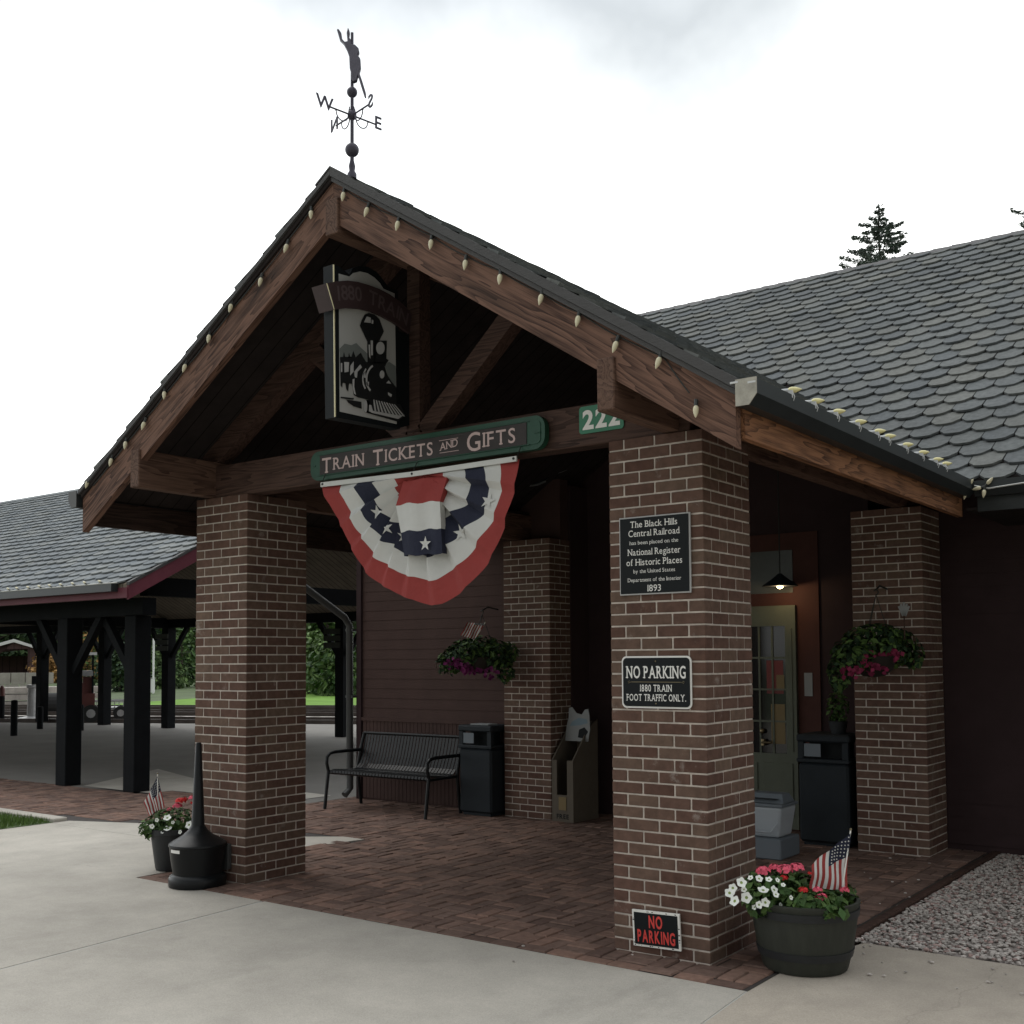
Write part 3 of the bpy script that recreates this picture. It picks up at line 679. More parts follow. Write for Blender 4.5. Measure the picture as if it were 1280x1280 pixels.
for i in range(1, 4): xx = wx0+(wx1-wx0)*i/4; a.box(xx-.009, xx+.009, YD-.056, YD-.0455, wz0, wz1)
for i in range(1, 4): zz = wz0+(wz1-wz0)*i/4; a.box(wx0, wx1, YD-.054, YD-.0455, zz-.009, zz+.009)
a.build('muntin', 'door_paint', wn)
a = MB(); a.box(wx1-.20, wx1-.03, YD-.0465, YD-.0455, 1.30, 1.62, 0); a.box(wx1-.16, wx1-.02, YD-.0475, YD-.0467, .82, 1.2, 1); a.box(wx1-.10, wx1-.02, YD-.0482, YD-.0477, 1.34, 1.48, 1); a.build('poster', ['paper_red', 'paper_yellow'], wn)
hx = at(953, 930, y=YD-.1).x; hz = at(956, 928, y=YD-.1).z
a = MB(); a.tube([(hx, YD-.063, hz), (hx, YD-.11, hz), (hx+.10, YD-.115, hz)], .011, 8); a.lathe((hx, YD-.075, hz-.03), [(.026, 0), (.026, .06)], 12); a.build('handle', 'brass', dr_)
a = MB(); a.ball((hx-.01, YD-.075, hz+.105), .026, 12); a.build('deadbolt', 'brass', dr_)
# ================================================================== SIGNS
# --- long green sign board
yb = -.045
root = thing('sign_board', 'long green bordered sign board lettered train tickets and gifts', 'sign', (-2.03, .0, 2.91))
x0, x1, z0, z1 = -3.045, -1.02, 2.912, 3.118
def stadium(x0, x1, z0, z1, r, y, n=8):
    pts = []
    for cx, cz, a0 in ((x1-r, z1-r, 0), (x0+r, z1-r, 90), (x0+r, z0+r, 180), (x1-r, z0+r, 270)):
        for i in range(n+1):
            t = R(a0+90*i/n); pts.append((cx+r*math.cos(t), y, cz+r*math.sin(t)))
    return pts
a = MB(); a.prism(stadium(x0, x1, z0, z1, .075, yb), (0, .045, 0)); a.build('board', 'sign_green', root)
a = MB(); a.prism(stadium(x0+.03, x1-.03, z0+.032, z1-.032, .03, yb-.004), (0, .0035, 0)); fld = a.build('rim', 'sign_green', root)
a = MB(); a.box(x0+.10, x1-.13, yb-.008, yb-.0045, z0+.036, z1-.036); a.build('field', 'sign_brown', root)
a = MB(); 
for zz in (z0+.030, z1-.033): a.box(x0+.08, x1-.11, yb-.0095, yb-.0045, zz, zz+.004)
a.box(x0+.025, x0+.055, yb-.009, yb-.0045, 3.013, 3.019); a.box(x1-.075, x1-.03, yb-.009, yb-.0045, 3.008, 3.014)
a.build('pinstripe', 'sign_green', root)
a = MB(); yt = yb-.0095; zc = 2.966; xx = x0+.125
def caps(word, xx, big=.105, small=.083):
    pl, w_ = lay(word[0], big, .0, .008); letter(a, pl, (xx, yt, zc-.010), X, Z, .008, True); xx += w_+.022
    pl, w_ = lay(word[1:], small, .20, .008); letter(a, pl, (xx, yt, zc+.004), X, Z, .008, True); return xx+w_
end1 = caps('TRAIN', xx); 
end2 = caps('TICKETS', end1+.085)
pl, wA = lay('AND', .048, .1, .006); letter(a, pl, (end2+.062, yt, zc+.022), V((1, 0, .10)), Z, .006, True)
a.box(end2+.055, end2+.065+wA, yt-.0005, yt+.0005, zc+.086, zc+.0895); a.box(end2+.06, end2+.07+wA, yt-.0005, yt+.0005, zc+.006, zc+.0095)
end3 = caps('GIFTS', end2+.062+wA+.075, .115, .09)
a.build('lettering', 'letter_pink', root)
# --- house number plate
root = thing('number_plate', 'green house number plate half hidden behind the beam end', 'sign', (-.665, .012, 2.96))
a = MB(); a.prism(stadium(-.805, -.50, 2.972, 3.135, .02, .004), (0, .006, 0)); a.build('plate', 'reflective_green', root)
a = MB(); centred(a, '222', .105, (-.652, .0028, 3.052), X, Z, .12, .035); a.build('lettering', 'letter_white', root)
# --- register plaque
root = thing('plaque', 'square black plaque with white lettering at the top of the pillar', 'plaque', (-.30, 0, 2.0))
a = MB(); a.box(-.526, -.074, -.016, -.003, 2.003, 2.448, c=.002); a.build('frame', 'logo_light', root)
a = MB(); a.box(-.518, -.082, -.0195, -.0165, 2.011, 2.440); a.build('plate', 'sign_black', root)
a = MB()
for t, zf, cp, wd in (('The Black Hills', .10, .036, .30), ('Central Railroad', .215, .036, .325), ('has been placed on the', .335, .021, .31), ('National Register', .455, .036, .335), ('of Historic Places', .585, .036, .355), ('by the United States', .70, .021, .265), ('Department of the Interior', .81, .021, .34), ('1893', .92, .036, .085)):
    centred(a, t, cp, (-.30, -.0205, 2.448-.445*zf), X, Z, .12, .004 if cp > .03 else .0, True, wd)
a.build('lettering', 'letter_white', root)
# --- no parking plate, middle of the pillar
root = thing('parking_sign', 'black no parking plate with a white rounded border below the plaque', 'sign', (-.30, 0, 1.36))
a = MB(); a.prism(stadium(-.523, -.081, 1.365, 1.657, .03, -.010), (0, .007, 0)); a.build('border', 'letter_white', root)
a = MB(); a.prism(stadium(-.513, -.091, 1.375, 1.647, .024, -.0135), (0, .003, 0)); a.build('plate', 'sign_black', root)
a = MB()
centred(a, 'NO PARKING', .066, (-.302, -.0145, 1.567), X, Z, .12, .016, True, .375)
centred(a, '1880 TRAIN', .037, (-.302, -.0145, 1.478), X, Z, .14, .010, True, .20)
centred(a, 'FOOT TRAFFIC ONLY.', .037, (-.302, -.0145, 1.425), X, Z, .13, .010, True, .375)
a.build('lettering', 'letter_white', root)
a = MB()
a.box(-.46, -.145, -.0152, -.0140, 1.510, 1.5135); 
for sx in (-1, 1): a.tube([(-.302+sx*.16, -.0146, 1.5118), (-.302+sx*.176, -.0146, 1.505), (-.302+sx*.178, -.0146, 1.515), (-.302+sx*.168, -.0146, 1.517)], .0016, 6)
a.build('ornament', 'gold_dull', root)
a = MB(); a.ball((-.302, -.014, 1.628), .005, 8); a.ball((-.302, -.014, 1.392), .005, 8); a.build('screw', 'gold_dull', root)
# --- small tilted no parking sign
root = thing('parking_sign', 'small tilted no parking sign with red letters and chipped white frame near the ground', 'sign', (-.31, 0, .04))
cc = V((-.313, -.016, .150)); tl = R(1.8); U = V((math.cos(tl), 0, math.sin(tl))); W = V((-math.sin(tl)*.4, -.05, 1)).normalized(); Nn = U.cross(W)
def plate(mb, hw, hh, d, t, mi=0): mb.prism([cc+U*(i*hw)+W*(j*hh)+Nn*d for i, j in ((-1, -1), (1, -1), (1, 1), (-1, 1))], Nn*t, mi)
a = MB(); plate(a, .148, .100, 0, .012); a.build('frame', 'white_paint', root)
a = MB(); plate(a, .136, .088, .0125, .002); a.build('plate', 'sign_black', root)
a = MB(); centred(a, 'NO', .064, cc+W*.042+Nn*.0155, U, W, .12, .03, width=.085); centred(a, 'PARKING', .064, cc-W*.040+Nn*.0155, U, W, .10, .03, width=.235); a.build('lettering', 'letter_red', root)
a = MB()
for _ in range(26):
    t = rng.uniform(-1, 1); s_ = rng.choice((-1, 1)); q = rng.random() < .6
    c0 = cc+(U*(t*.14)+W*(s_*.094) if q else U*(s_*.142)+W*(t*.09))+Nn*.0125; r = rng.uniform(.0015, .004)
    a.face([c0+U*r*2, c0+W*r, c0-U*r*1.6, c0-W*r])
a.build('chip', 'sign_black', root)
# --- blade sign with the locomotive, hung under the ridge in the plane of the ridge
FX = -2.15
root = thing('blade_sign', 'double sided hanging sign with steam locomotive picture and curved name banner', 'sign', (FX-.04, -.4, 3.1))
def sp(x, y, d=0): p = at(385+x/5.3333, 315+y/5.3333, x=FX); return V((FX+d, p.y, p.z))
def poly(mb, pts, d, t=.0015, mi=0): mb.prism([sp(x, y, d) for x, y in pts], (t, 0, 0), mi)
body = [(166, 82), (200, 92), (276, 150), (298, 108), (345, 92), (400, 100), (460, 135), (505, 190), (535, 232), (600, 262), (612, 1180), (180, 1102)]
a = MB(); poly(a, body, -.085, .085); a.build('panel', 'sign_black', root)
a = MB(); poly(a, [(604, 520), (772, 560), (776, 1085), (745, 1140), (616, 1172)], -.06, .035); a.build('mounting_plate', 'sign_black', root)
face = [(203, 145), (274, 164), (300, 141), (345, 130), (395, 142), (440, 170), (478, 208), (502, 246), (576, 277), (590, 1148), (210, 1064)]
a = MB(); poly(a, face, .001); a.build('picture', 'logo_grey', root)
a = MB(); poly(a, [(165, 84), (172, 86), (182, 1098), (174, 1100)], .001, .004); a.build('gold_edge', 'gold', root)
a = MB()
poly(a, [(208, 645), (240, 612), (285, 622), (318, 608), (350, 640), (392, 678), (392, 742), (210, 720)], .004)
poly(a, [(508, 748), (540, 735), (580, 762), (582, 900), (540, 870)], .004)
a.build('mountain', 'logo_mountain', root)
a = MB(); k = .007
poly(a, [(372, 418), (400, 408), (440, 420), (470, 448), (500, 530), (472, 588), (442, 600), (442, 740), (392, 740), (390, 600), (340, 492), (352, 456)], k)
poly(a, [(436, 592), (520, 592), (516, 712), (532, 722), (520, 740), (436, 744)], k)
poly(a, [(382, 735), (520, 738), (506, 765), (522, 820), (548, 862), (582, 905), (584, 1012), (610, 1018), (642, 1092), (592, 1132), (384, 1072), (396, 985), (330, 972), (300, 955), (288, 880), (212, 872), (208, 702), (284, 700), (296, 662), (312, 704), (346, 672), (360, 700)], k)
poly(a, [(250, 985), (350, 1000), (352, 1046), (300, 1030), (262, 1004)], k); poly(a, [(212, 966), (300, 975), (296, 986), (212, 976)], k)
poly(a, [(212, 868), (226, 872), (222, 905), (212, 890)], k); poly(a, [(244, 872), (268, 876), (262, 930), (250, 915)], k)
poly(a, [(374, 985), (404, 990), (400, 1075), (372, 1068)], k)
for x_, y_ in ((228, 690), (262, 694)): poly(a, [(x_, y_+14), (x_+6, y_-20), (x_+14, y_+14)], k)
a.build('locomotive', 'logo_black', root)
a = MB(); k = .0095
def ell(cx, cy, rx, ry, n=20): return [(cx+rx*math.cos(2*math.pi*i/n), cy+ry*math.sin(2*math.pi*i/n)) for i in range(n)]
poly(a, ell(475, 642, 28, 42), k); poly(a, ell(486, 818, 15, 27), k)
poly(a, [(366, 470), (384, 432), (410, 440), (410, 474)], k); poly(a, [(418, 452), (428, 460), (426, 482), (417, 478)], k)
poly(a, [(411, 592), (424, 592), (424, 690), (413, 690)], k); poly(a, [(396, 620), (406, 620), (408, 712), (400, 700)], k)
poly(a, [(211, 742), (220, 742), (220, 802), (212, 802)], k); poly(a, [(234, 735), (266, 736), (262, 800), (236, 804)], k)
def arc(cx, cy, r0, r1, a0, a1, sq=1.0, n=12):
    o = [(cx+r0*math.cos(R(a0+(a1-a0)*i/n)), cy+sq*r0*math.sin(R(a0+(a1-a0)*i/n))) for i in range(n+1)]
    q = [(cx+r1*math.cos(R(a1-(a1-a0)*i/n)), cy+sq*r1*math.sin(R(a1-(a1-a0)*i/n))) for i in range(n+1)]
    return o+q
poly(a, arc(455, 850, 78, 68, 130, 245, 1.35), k); poly(a, arc(430, 850, 76, 68, 140, 225, 1.35), k)
poly(a, [(276, 760), (296, 732), (296, 800), (274, 824)], k); poly(a, [(300, 800), (340, 752), (352, 770), (322, 800), (318, 840), (304, 836)], k)
poly(a, [(358, 812), (372, 800), (380, 842), (366, 838)], k); poly(a, [(290, 850), (302, 846), (300, 900), (312, 954), (300, 946), (290, 910)], k)
poly(a, [(380, 870), (398, 866), (398, 890), (380, 896)], k); poly(a, [(514, 876), (530, 858), (546, 880)], k); poly(a, [(526, 936), (552, 952), (546, 968), (528, 956)], k)
poly(a, ell(376, 1030, 11, 42), k)
for i in range(9):
    xt = 428+i*17; xb = 436+i*24; yt_ = 985+i*4; yb_ = 1060+i*4.5
    poly(a, [(xt, yt_), (xt+7, yt_+1), (xb+11, yb_+2), (xb, yb_)], k)
poly(a, [(400, 1020), (414, 1022), (424, 1060), (604, 1092), (634, 1086), (594, 1114), (420, 1074), (398, 1062)], k)
a.build('highlight', 'logo_light', root)
bt = [(97, 216), (165, 203), (240, 197), (310, 206), (380, 226), (450, 252), (520, 288), (590, 336), (640, 384), (668, 420)]
bb = [(655, 550), (600, 508), (540, 470), (470, 432), (400, 402), (330, 385), (240, 378), (148, 390)]
a = MB(); poly(a, bt+bb, .012, .02)
a.prism([V((FX-.097, *sp(x, y).yz)) for x, y in [(97, 216), (105, 216), (156, 390), (148, 390)]], (.108, 0, 0)); bn = a.build('banner', 'banner_brown', root)
a = MB(); poly(a, [(96, 217), (102, 215), (152, 390), (147, 391)], .0335, .001); a.build('gold_edge', 'gold', bn)
a = MB()
for ch, x_, y_, an in (('1', 183, 330, 2), ('8', 222, 325, 0), ('8', 265, 326, -2), ('0', 312, 333, -6), ('T', 408, 360, -14), ('R', 468, 392, -20), ('A', 523, 425, -24), ('I', 567, 448, -28), ('N', 605, 478, -30)):
    vs, fs, w_ = glyph(ch, .012); c0 = sp(x_, y_, .034); U = (sp(x_+30, y_+30*math.tan(R(-an))*.9+6, .034)-c0).normalized(); Wv = X.cross(U)
    s_ = .088/CAP; wx = 1.0
    a.mesh([c0+U*((p-w_/2)*s_*wx)+Wv*(q*s_) for p, q in vs], fs)
a.build('lettering', 'banner_text', bn)
# ================================================================== BUNTING
root = thing('bunting', 'pleated red white and blue fan bunting with stars under the sign board', 'bunting', (-2.04, -.03, 2.86))
TLp, TRp, TM = at(410, 610, y=-.03), at(654, 578, y=-.03), at(524, 597, y=-.03)
cx, cz = -2.035+.03, 2.857
# outline radius as a function of angle below the hem (0 = right end, pi = left end)
px_out = [(654, 582), (650, 612), (641, 645), (628, 682), (611, 712), (588, 737), (560, 755), (545, 757), (524, 750), (495, 737), (468, 720), (450, 690), (436, 662), (420, 632), (410, 612)]
out = [at(x, y, y=-.03) for x, y in px_out]
pol = sorted([(math.atan2(-(p.z-cz), p.x-cx), math.hypot(p.x-cx, p.z-cz)) for p in out])
pol[0] = (min(pol[0][0], -.0), pol[0][1]); 
def Rad(t):
    if t <= pol[0][0]: return pol[0][1]
    for (a0, r0), (a1, r1) in zip(pol, pol[1:]):
        if a0 <= t <= a1: return r0+(r1-r0)*(t-a0)/(a1-a0)
    return pol[-1][1]
nt_ = 220; vs = []; fs = []; ms = []
NP = 11
def fold(t):       # knife pleats: a slow rise and a quick return across every pleat
    u = (t/math.pi*NP+.15*math.sin(3*t)) % 1.0
    return (u/.74 if u < .74 else (1-u)/.26)
GB = [0, .215, .405, .60, .80, 1.0]; SUB = 9
def gmap(g, t):
    s1 = .055*math.exp(-((t-1.57)/.5)**2)+.21*math.exp(-((t-.42)/.36)**2)+.11*math.exp(-((math.pi-t-.62)/.40)**2)
    jag = .012*(fold(t)-.45)+.014*math.sin(7*t+1)+.012*math.sin(15*t)
    return max(0, min(1, g+s1*math.sin(math.pi*min(1, g*1.04))**1.2+jag*math.sin(math.pi*min(1, g*1.04))*min(1, (g/.5)**2)))
def bpos(f, t):
    r = Rad(t)*f
    amp = .058*min(1, f*2.4)*(1-.60*max(0, f-.55)/.45)
    wob = .03*math.sin(2.3*t+1)*f*(1-f)
    return V((cx+r*math.cos(t), -.055-amp*fold(t)-wob-.02*f+.006*math.sin(f*14+t*9)*f, cz-r*math.sin(t)))
rows = [0.0]; rm = []
for b in range(5):
    for k in range(1, SUB+1): rows.append(GB[b]+(GB[b+1]-GB[b])*k/SUB); rm.append((0, 1, 2, 1, 0)[b])
nr = len(rows)-1
for i in range(nt_+1):
    t = math.pi*i/nt_
    for g_ in rows: vs.append(bpos(gmap(g_, t), t))
for i in range(nt_):
    for j in range(nr):
        a_ = i*(nr+1)+j; fs.append((a_, a_+1, a_+nr+2, a_+nr+1)); ms.append(rm[j])
mb = MB(); mb.v = [tuple(p) for p in vs]; mb.f = fs; mb.m = ms
fan = mb.build('fan', ['cloth_red', 'cloth_white', 'cloth_blue'], root, smooth=True)
# the flat box pleat in the middle, lying over the fan
YP = -.152
def bxp(x, y, d=0): p = at(x, y, y=YP); return V((p.x, p.y+d, p.z))
mb = MB(); cols = 12
edge = [((495, 600), (552, 592)), ((494, 631), (551, 626)), ((500, 665), (552, 660)), ((504, 695), (553, 692))]
lines = []
for k, ((xl_, yl_), (xr_, yr_)) in enumerate(edge):
    lines.append([bxp(xl_+(xr_-xl_)*i/cols, yl_+(yr_-yl_)*i/cols+1.2*math.sin(i*1.1+k)*(k > 0), .010*math.sin(i*.9+k*.6)+(.07 if k == 0 else 0)) for i in range(cols+1)])
for k in range(3):
    for q in range(4):
        f0, f1 = q/4, (q+1)/4; n0 = len(mb.v)
        for i in range(cols+1): mb.v += [tuple(lines[k][i].lerp(lines[k+1][i], f0)), tuple(lines[k][i].lerp(lines[k+1][i], f1))]
        for i in range(cols): mb.f.append((n0+2*i, n0+2*i+1, n0+2*i+3, n0+2*i+2)); mb.m.append((0, 1, 2)[k])
for col in (0, cols):      # the returns of the pleat back to the fan
    for k in range(3): mb.face([lines[k][col], lines[k+1][col], lines[k+1][col]+V((-.012 if col else .012, .06, 0)), lines[k][col]+V((-.012 if col else .012, .06, 0))], (0, 1, 2)[k])
mb.build('box_pleat', ['cloth_red', 'cloth_white', 'cloth_blue'], root, smooth=True)
a = MB()
for p, q in ((TLp, TM), (TM, TRp)):
    d = (q-p); a.prism([p+V((0, -.072, -.002)), q+V((0, -.072, -.002)), q+V((0, -.072, .030)), p+V((0, -.072, .030))], (0, .012, 0))
a.build('hem', 'cloth_white', root)
a = MB()
for p in (TLp+V((.02, 0, 0)), TM, TRp-V((.02, 0, 0))): a.tube([p+V((0, -.076, .016)), p+V((0, -.071, .016))], .008, 10)
a.build('grommet', 'black_metal', root)
a = MB()
for p in (TLp, TM, TRp): a.tube([p+V((0, -.065, .02)), p+V((0, -.02, .10))], .003, 5)
a.build('tie', 'wire_dark', root)
star = MB()
def add_star(mb, px, py, r, rot, flat=False):
    p = at(px, py, y=-.15); n = 5; pts = []
    for i in range(10):
        t = rot+math.pi*i/5; q = r if i % 2 == 0 else r*.40
        x = p.x+q*math.sin(t); z = p.z+q*math.cos(t)
        th_ = math.atan2(-(z-cz), x-cx); f = min(1, math.hypot(x-cx, z-cz)/Rad(max(0, min(math.pi, th_))))
        pts.append((x, z, bpos(f, max(0, min(math.pi, th_))).y))
    ymin = min(q[2] for q in pts)
    if flat: pts = [(x, z, YP-.012) for x, z, _ in pts]; ymin = YP-.012
    th_ = math.atan2(-(p.z-cz), p.x-cx); c0 = (p.x, (YP-.014) if flat else bpos(min(1, math.hypot(p.x-cx, p.z-cz)/Rad(th_)), th_).y-.006, p.z)
    for i in range(10):
        A_, B_ = pts[i], pts[(i+1) % 10]
        mb.face([c0, (A_[0], A_[2]-.006, A_[1]), (B_[0], B_[2]-.006, B_[1])])
for px_, py_, rr, ro in ((464, 640, .058, .15), (478, 659, .055, -.1), (498, 670, .05, .3), (534, 680, .055, .05), (568, 665, .062, -.1), (604, 625, .058, .25)):
    a = MB(); add_star(a, px_, py_, rr*.9, ro, px_ in (534,)); a.build('star', 'cloth_white', root)
# ================================================================== STRINGS OF BULBS
def bulbmesh(d, base, mat_b, parent, sk='socket', k=1.0):
    """a faceted cone bulb with its socket, pointing along d from base"""
    d = V(d).normalized(); base = V(base)
    pr = [(.007, .0), (.0138, .012), (.0150, .022), (.0128, .039), (.007, .055), (.001, .066)]
    pr = [(r*k, h*k) for r, h in pr]
    a = MB(); u = d.orthogonal().normalized(); q = d.cross(u); n = 10; vs = []; fs = []
    for r, h in pr:
        for k in range(n): t = 2*math.pi*k/n; vs.append(base+d*(h+.022)+(u*math.cos(t)+q*math.sin(t))*r)
    for i in range(len(pr)-1):
        for k in range(n): A_ = i*n+k; B_ = i*n+(k+1) % n; fs.append((A_, B_, B_+n, A_+n))
    a.mesh(vs, fs); b = a.build('bulb', mat_b, parent, smooth=True)
    a = MB(); a.tube([base-d*.008, base+d*.026], .0105, 8); a.build('socket', sk, b)
    return b
lefts = [(387.5, 270), (358.6, 311), (326, 353), (289, 385.5), (261, 424), (232, 460.5), (204.5, 495), (180.5, 532.5), (156.5, 557), (139, 578), (110, 605.6)]
rights = [(428.7, 246.7), (459.5, 265.5), (497, 283), (538, 306.5), (581, 332), (624, 350), (676.5, 375), (722.5, 402), (771, 434), (825, 454), (868, 515)]
YB = YF+.012
for nm, pts, lab in (('string_lights', lefts, 'string of cream bulbs along the barge board that slopes down towards the pavilion'), ('string_lights', rights, 'string of cream bulbs along the barge board that slopes down towards the gutter')):
    P = [at(x, y, y=YB) for x, y in pts]
    root = thing(nm, lab, 'string lights', (P[0].x, YB, P[0].z), 'strings of bulbs along the roof edges')
    a = MB(); w_ = []
    for p, q in zip(P, P[1:]):
        for i in range(6):
            f = i/6; m__ = p.lerp(q, f); zt = roofz(m__.x)-.062; w_.append(V((m__.x, YB+.010, min(zt, m__.z+.06)-.01*math.sin(math.pi*f))))
    a.tube(w_, .0035, 5); a.build('wire', 'wire_dark', root)
    for p in P: bulbmesh((rng.uniform(-.35, .25), -.25, -1), p+V((.008, .004, .052)), 'bulb', root)
gx = XC+HW+.112
gpx = [(991, 488), (1020, 500), (1047, 511), (1074, 526), (1098, 536), (1111, 543), (1133, 549), (1153, 558), (1171, 565), (1182, 573)]
root = thing('string_lights', 'string of yellowish bulbs clipped along the top of the porch gutter', 'string lights', (gx, .5, 2.95), 'strings of bulbs along the roof edges')
a = MB(); w_ = [V((gx, YF+.02, 2.957))]
for i in range(40): w_.append(V((gx+.004*math.sin(i*2.1), YF+.02+i*(ME-YF-.15)/40, 2.957+.006*math.sin(i*1.3))))
a.tube(w_, .0045, 5); a.build('wire', 'wire_white', root)
for x, y in gpx:
    p = at(x, y, x=gx); b = bulbmesh(rt0*.95+Z*.10, V((gx, p.y, 2.972))-rt0*.05, 'bulb_yellow', root, 'clip', 1.12)
    a = MB(); a.box(gx-.008, gx+.014, p.y-.045, p.y-.030, 2.930, 2.968); a.tube([(gx+.010, p.y-.03, 2.965), (gx+.022, p.y-.03, 2.935), (gx+.015, p.y-.03, 2.915)], .0025, 5); a.build('clip', 'clip', b)
for x, y in ((919, 479), (941, 478)):
    p = at(x, y, y=YF); a = MB(); a.box(p.x-.02, p.x+.02, YF-.015, YF+.02, p.z-.004, p.z+.005); a.build('clip', 'clip', root)
root = thing('string_lights', 'short hanging clusters of bulbs under the main eave', 'string lights', (.75, ME-.12, 2.9), 'strings of bulbs along the roof edges')
a = MB(); a.tube([(XC+HW+.14, ME-.115, 2.90), (.75, ME-.118, 2.87), (1.1, ME-.118, 2.895), (6, ME-.118, 2.90)], .006, 5); a.build('wire', 'wire_white', root)
for x, y in ((1207, 612), (1231, 610)):
    p = at(x, y, y=ME-.125)
    for d in ((-.9, -.1, -.15), (-.1, -.2, -1), (.5, -.1, .5)): bulbmesh(d, p+V((0, 0, .01)), 'bulb', root)
# ================================================================== WEATHERVANE
vb = V((-2.19, -.497, 4.72))
root = thing('weathervane', 'dark metal weathervane with compass letters and leaping figure on the ridge', 'weathervane', vb)
a = MB(); a.tube([vb, vb+V((0, 0, .96))], [.013, .009], 10); a.lathe(vb, [(.03, 0), (.03, .03), (.018, .05), (.022, .08), (.013, .12), (.011, .17)], 14); a.build('rod', 'copper_dark', root, smooth=True)
a = MB(); a.ball(V((-2.19, -.497, 4.907)), .045, 20); a.build('globe', 'copper_dark', root, smooth=True)
a = MB(); a.ball(V((-2.19, -.497, 5.287)), .034, 20); a.build('globe', 'copper_dark', root, smooth=True)
hub = V((-2.19, -.497, 5.135)); tw = V((-fw.x, -fw.y, 0)).normalized()
dE = (rt0*.74-tw*.67).normalized(); dS = (rt0*.67+tw*.74).normalized()
a = MB(); a.ball(hub, .03, 14, sz=1.1); 
for d in (dE, -dE, dS, -dS): a.tube([hub, hub+d*.185], .0055, 6)
for d in (dE, -dE, dS, -dS):
    for s_ in (1,):
        a.tube([hub+d*.02+Z*.05]+[hub+d*(.075+.045*math.cos(t))+Z*(-.03-.05*math.sin(t)+.02) for t in [math.pi-i*math.pi/8 for i in range(9)]]+[hub+d*.13+Z*.0], .004, 5)
a.build('compass_arms', 'copper_dark', root, smooth=True)
for ch, d, u in (('E', dE, dE), ('W', -dE, dE), ('S', dS, -dS), ('N', -dS, -dS)):
    vs, fs, w_ = glyph(ch, .01); s_ = .082/CAP; c0 = hub+d*.205-u*(w_*s_/2)-Z*.025; a = MB(); nrm = u.cross(Z)
    f_ = [c0+u*(p*s_)+Z*(q*s_)-nrm*.003 for p, q in vs]; b_ = [p+nrm*.006 for p in f_]
    a.mesh(f_, fs); a.mesh(b_, [tuple(reversed(f)) for f in fs])
    bmx = {}
    for f in fs:
        for i in range(len(f)):
            e_ = tuple(sorted((f[i], f[(i+1) % len(f)]))); bmx[e_] = bmx.get(e_, 0)+1
    n0 = len(f_)
    a.mesh(f_+b_, [(e_[0], e_[1], e_[1]+n0, e_[0]+n0) for e_, c_ in bmx.items() if c_ == 1])
    a.build('compass_letter', 'copper_dark', root)
def vp(x, y, d=0): p = at(380+x/5.8167, 20+y/5.8182, y=-.497); return p+tw*d
fig = [(240, 105), (252, 100), (272, 128), (278, 172), (298, 195), (318, 190), (312, 130), (322, 90), (334, 120), (328, 160), (345, 182), (348, 212), (372, 215), (398, 240), (403, 268), (392, 290), (410, 315), (414, 380), (404, 418), (425, 478), (450, 560), (452, 596), (440, 590), (408, 490), (394, 440), (384, 476), (362, 486), (346, 470), (344, 420), (334, 390), (330, 300), (312, 250), (288, 205), (262, 180)]
a = MB(); a.prism([vp(x, y, -.018) for x, y in fig], tw*.036); a.build('figure', 'copper_dark', root, bevel=.006)
# ================================================================== PLANTS (helpers)
def leafcard(mb, p, n, s, mi=0, asp=.55):
    n = n.normalized(); u = n.orthogonal().normalized(); q = n.cross(u); a = rng.uniform(0, 6.28); d = u*math.cos(a)+q*math.sin(a); e = n.cross(d)
    mb.face([p-d*s, p-e*s*asp+n*s*.15, p+d*s, p+e*s*asp+n*s*.15], mi)
def rv(): 
    while True:
        v = V((rng.uniform(-1, 1), rng.uniform(-1, 1), rng.uniform(-1, 1)))
        if .05 < v.length < 1: return v
def clump(mb, c, r, n, s, mats=1, up_=.5, shell=.5):
    c = V(c); r = V(r)
    for _ in range(n):
        v = rv(); v = v.normalized()*(v.length**shell)
        p = c+V((v.x*r.x, v.y*r.y, v.z*r.z)); nn = (v+rv()*.8+V((0, 0, up_)))
        leafcard(mb, p, nn, s*rng.uniform(.6, 1.25), rng.randrange(mats) if mats > 1 else 0)
def bloom_mesh(r=.032, petals=5):          # a petunia trumpet seen from its mouth
    mb = MB(); n = petals*4; vs = [(0, 0, -r*.35)]
    for i in range(n):
        t = 2*math.pi*i/n; q = r*(1+.10*math.cos(petals*t)); vs.append((q*.30*math.cos(t), q*.30*math.sin(t), -.12*r))
    for i in range(n):
        t = 2*math.pi*i/n; q = r*(1+.12*math.cos(petals*t)); vs.append((q*math.cos(t), q*math.sin(t), .08*r*math.cos(petals*t)))
    for i in range(n):
        j = (i+1) % n
        mb.mesh([vs[0], vs[1+i], vs[1+j]], [(0, 1, 2)], 1); mb.mesh([vs[1+i], vs[1+n+i], vs[1+n+j], vs[1+j]], [(0, 1, 2, 3)], 0)
    return mb
def bloom(proto, p, n, parent, s=1.0):
    o = proto.copy(); COL.objects.link(o); o.parent = parent
    o.rotation_euler = V(n).to_track_quat('Z', 'Y').to_euler(); o.scale = (s, s, s); o.location = V(p)-wloc(parent); return o
def geranium(name, c, r, m, parent):
    mb = MB()
    for _ in range(34):
        v = rv().normalized(); v.z = abs(v.z)*.8+v.z*.2; p = V(c)+V((v.x*r, v.y*r, v.z*r*.75))
        leafcard(mb, p, v+rv()*.3, r*.42, 0, .8)
    return mb.build(name, m, parent)
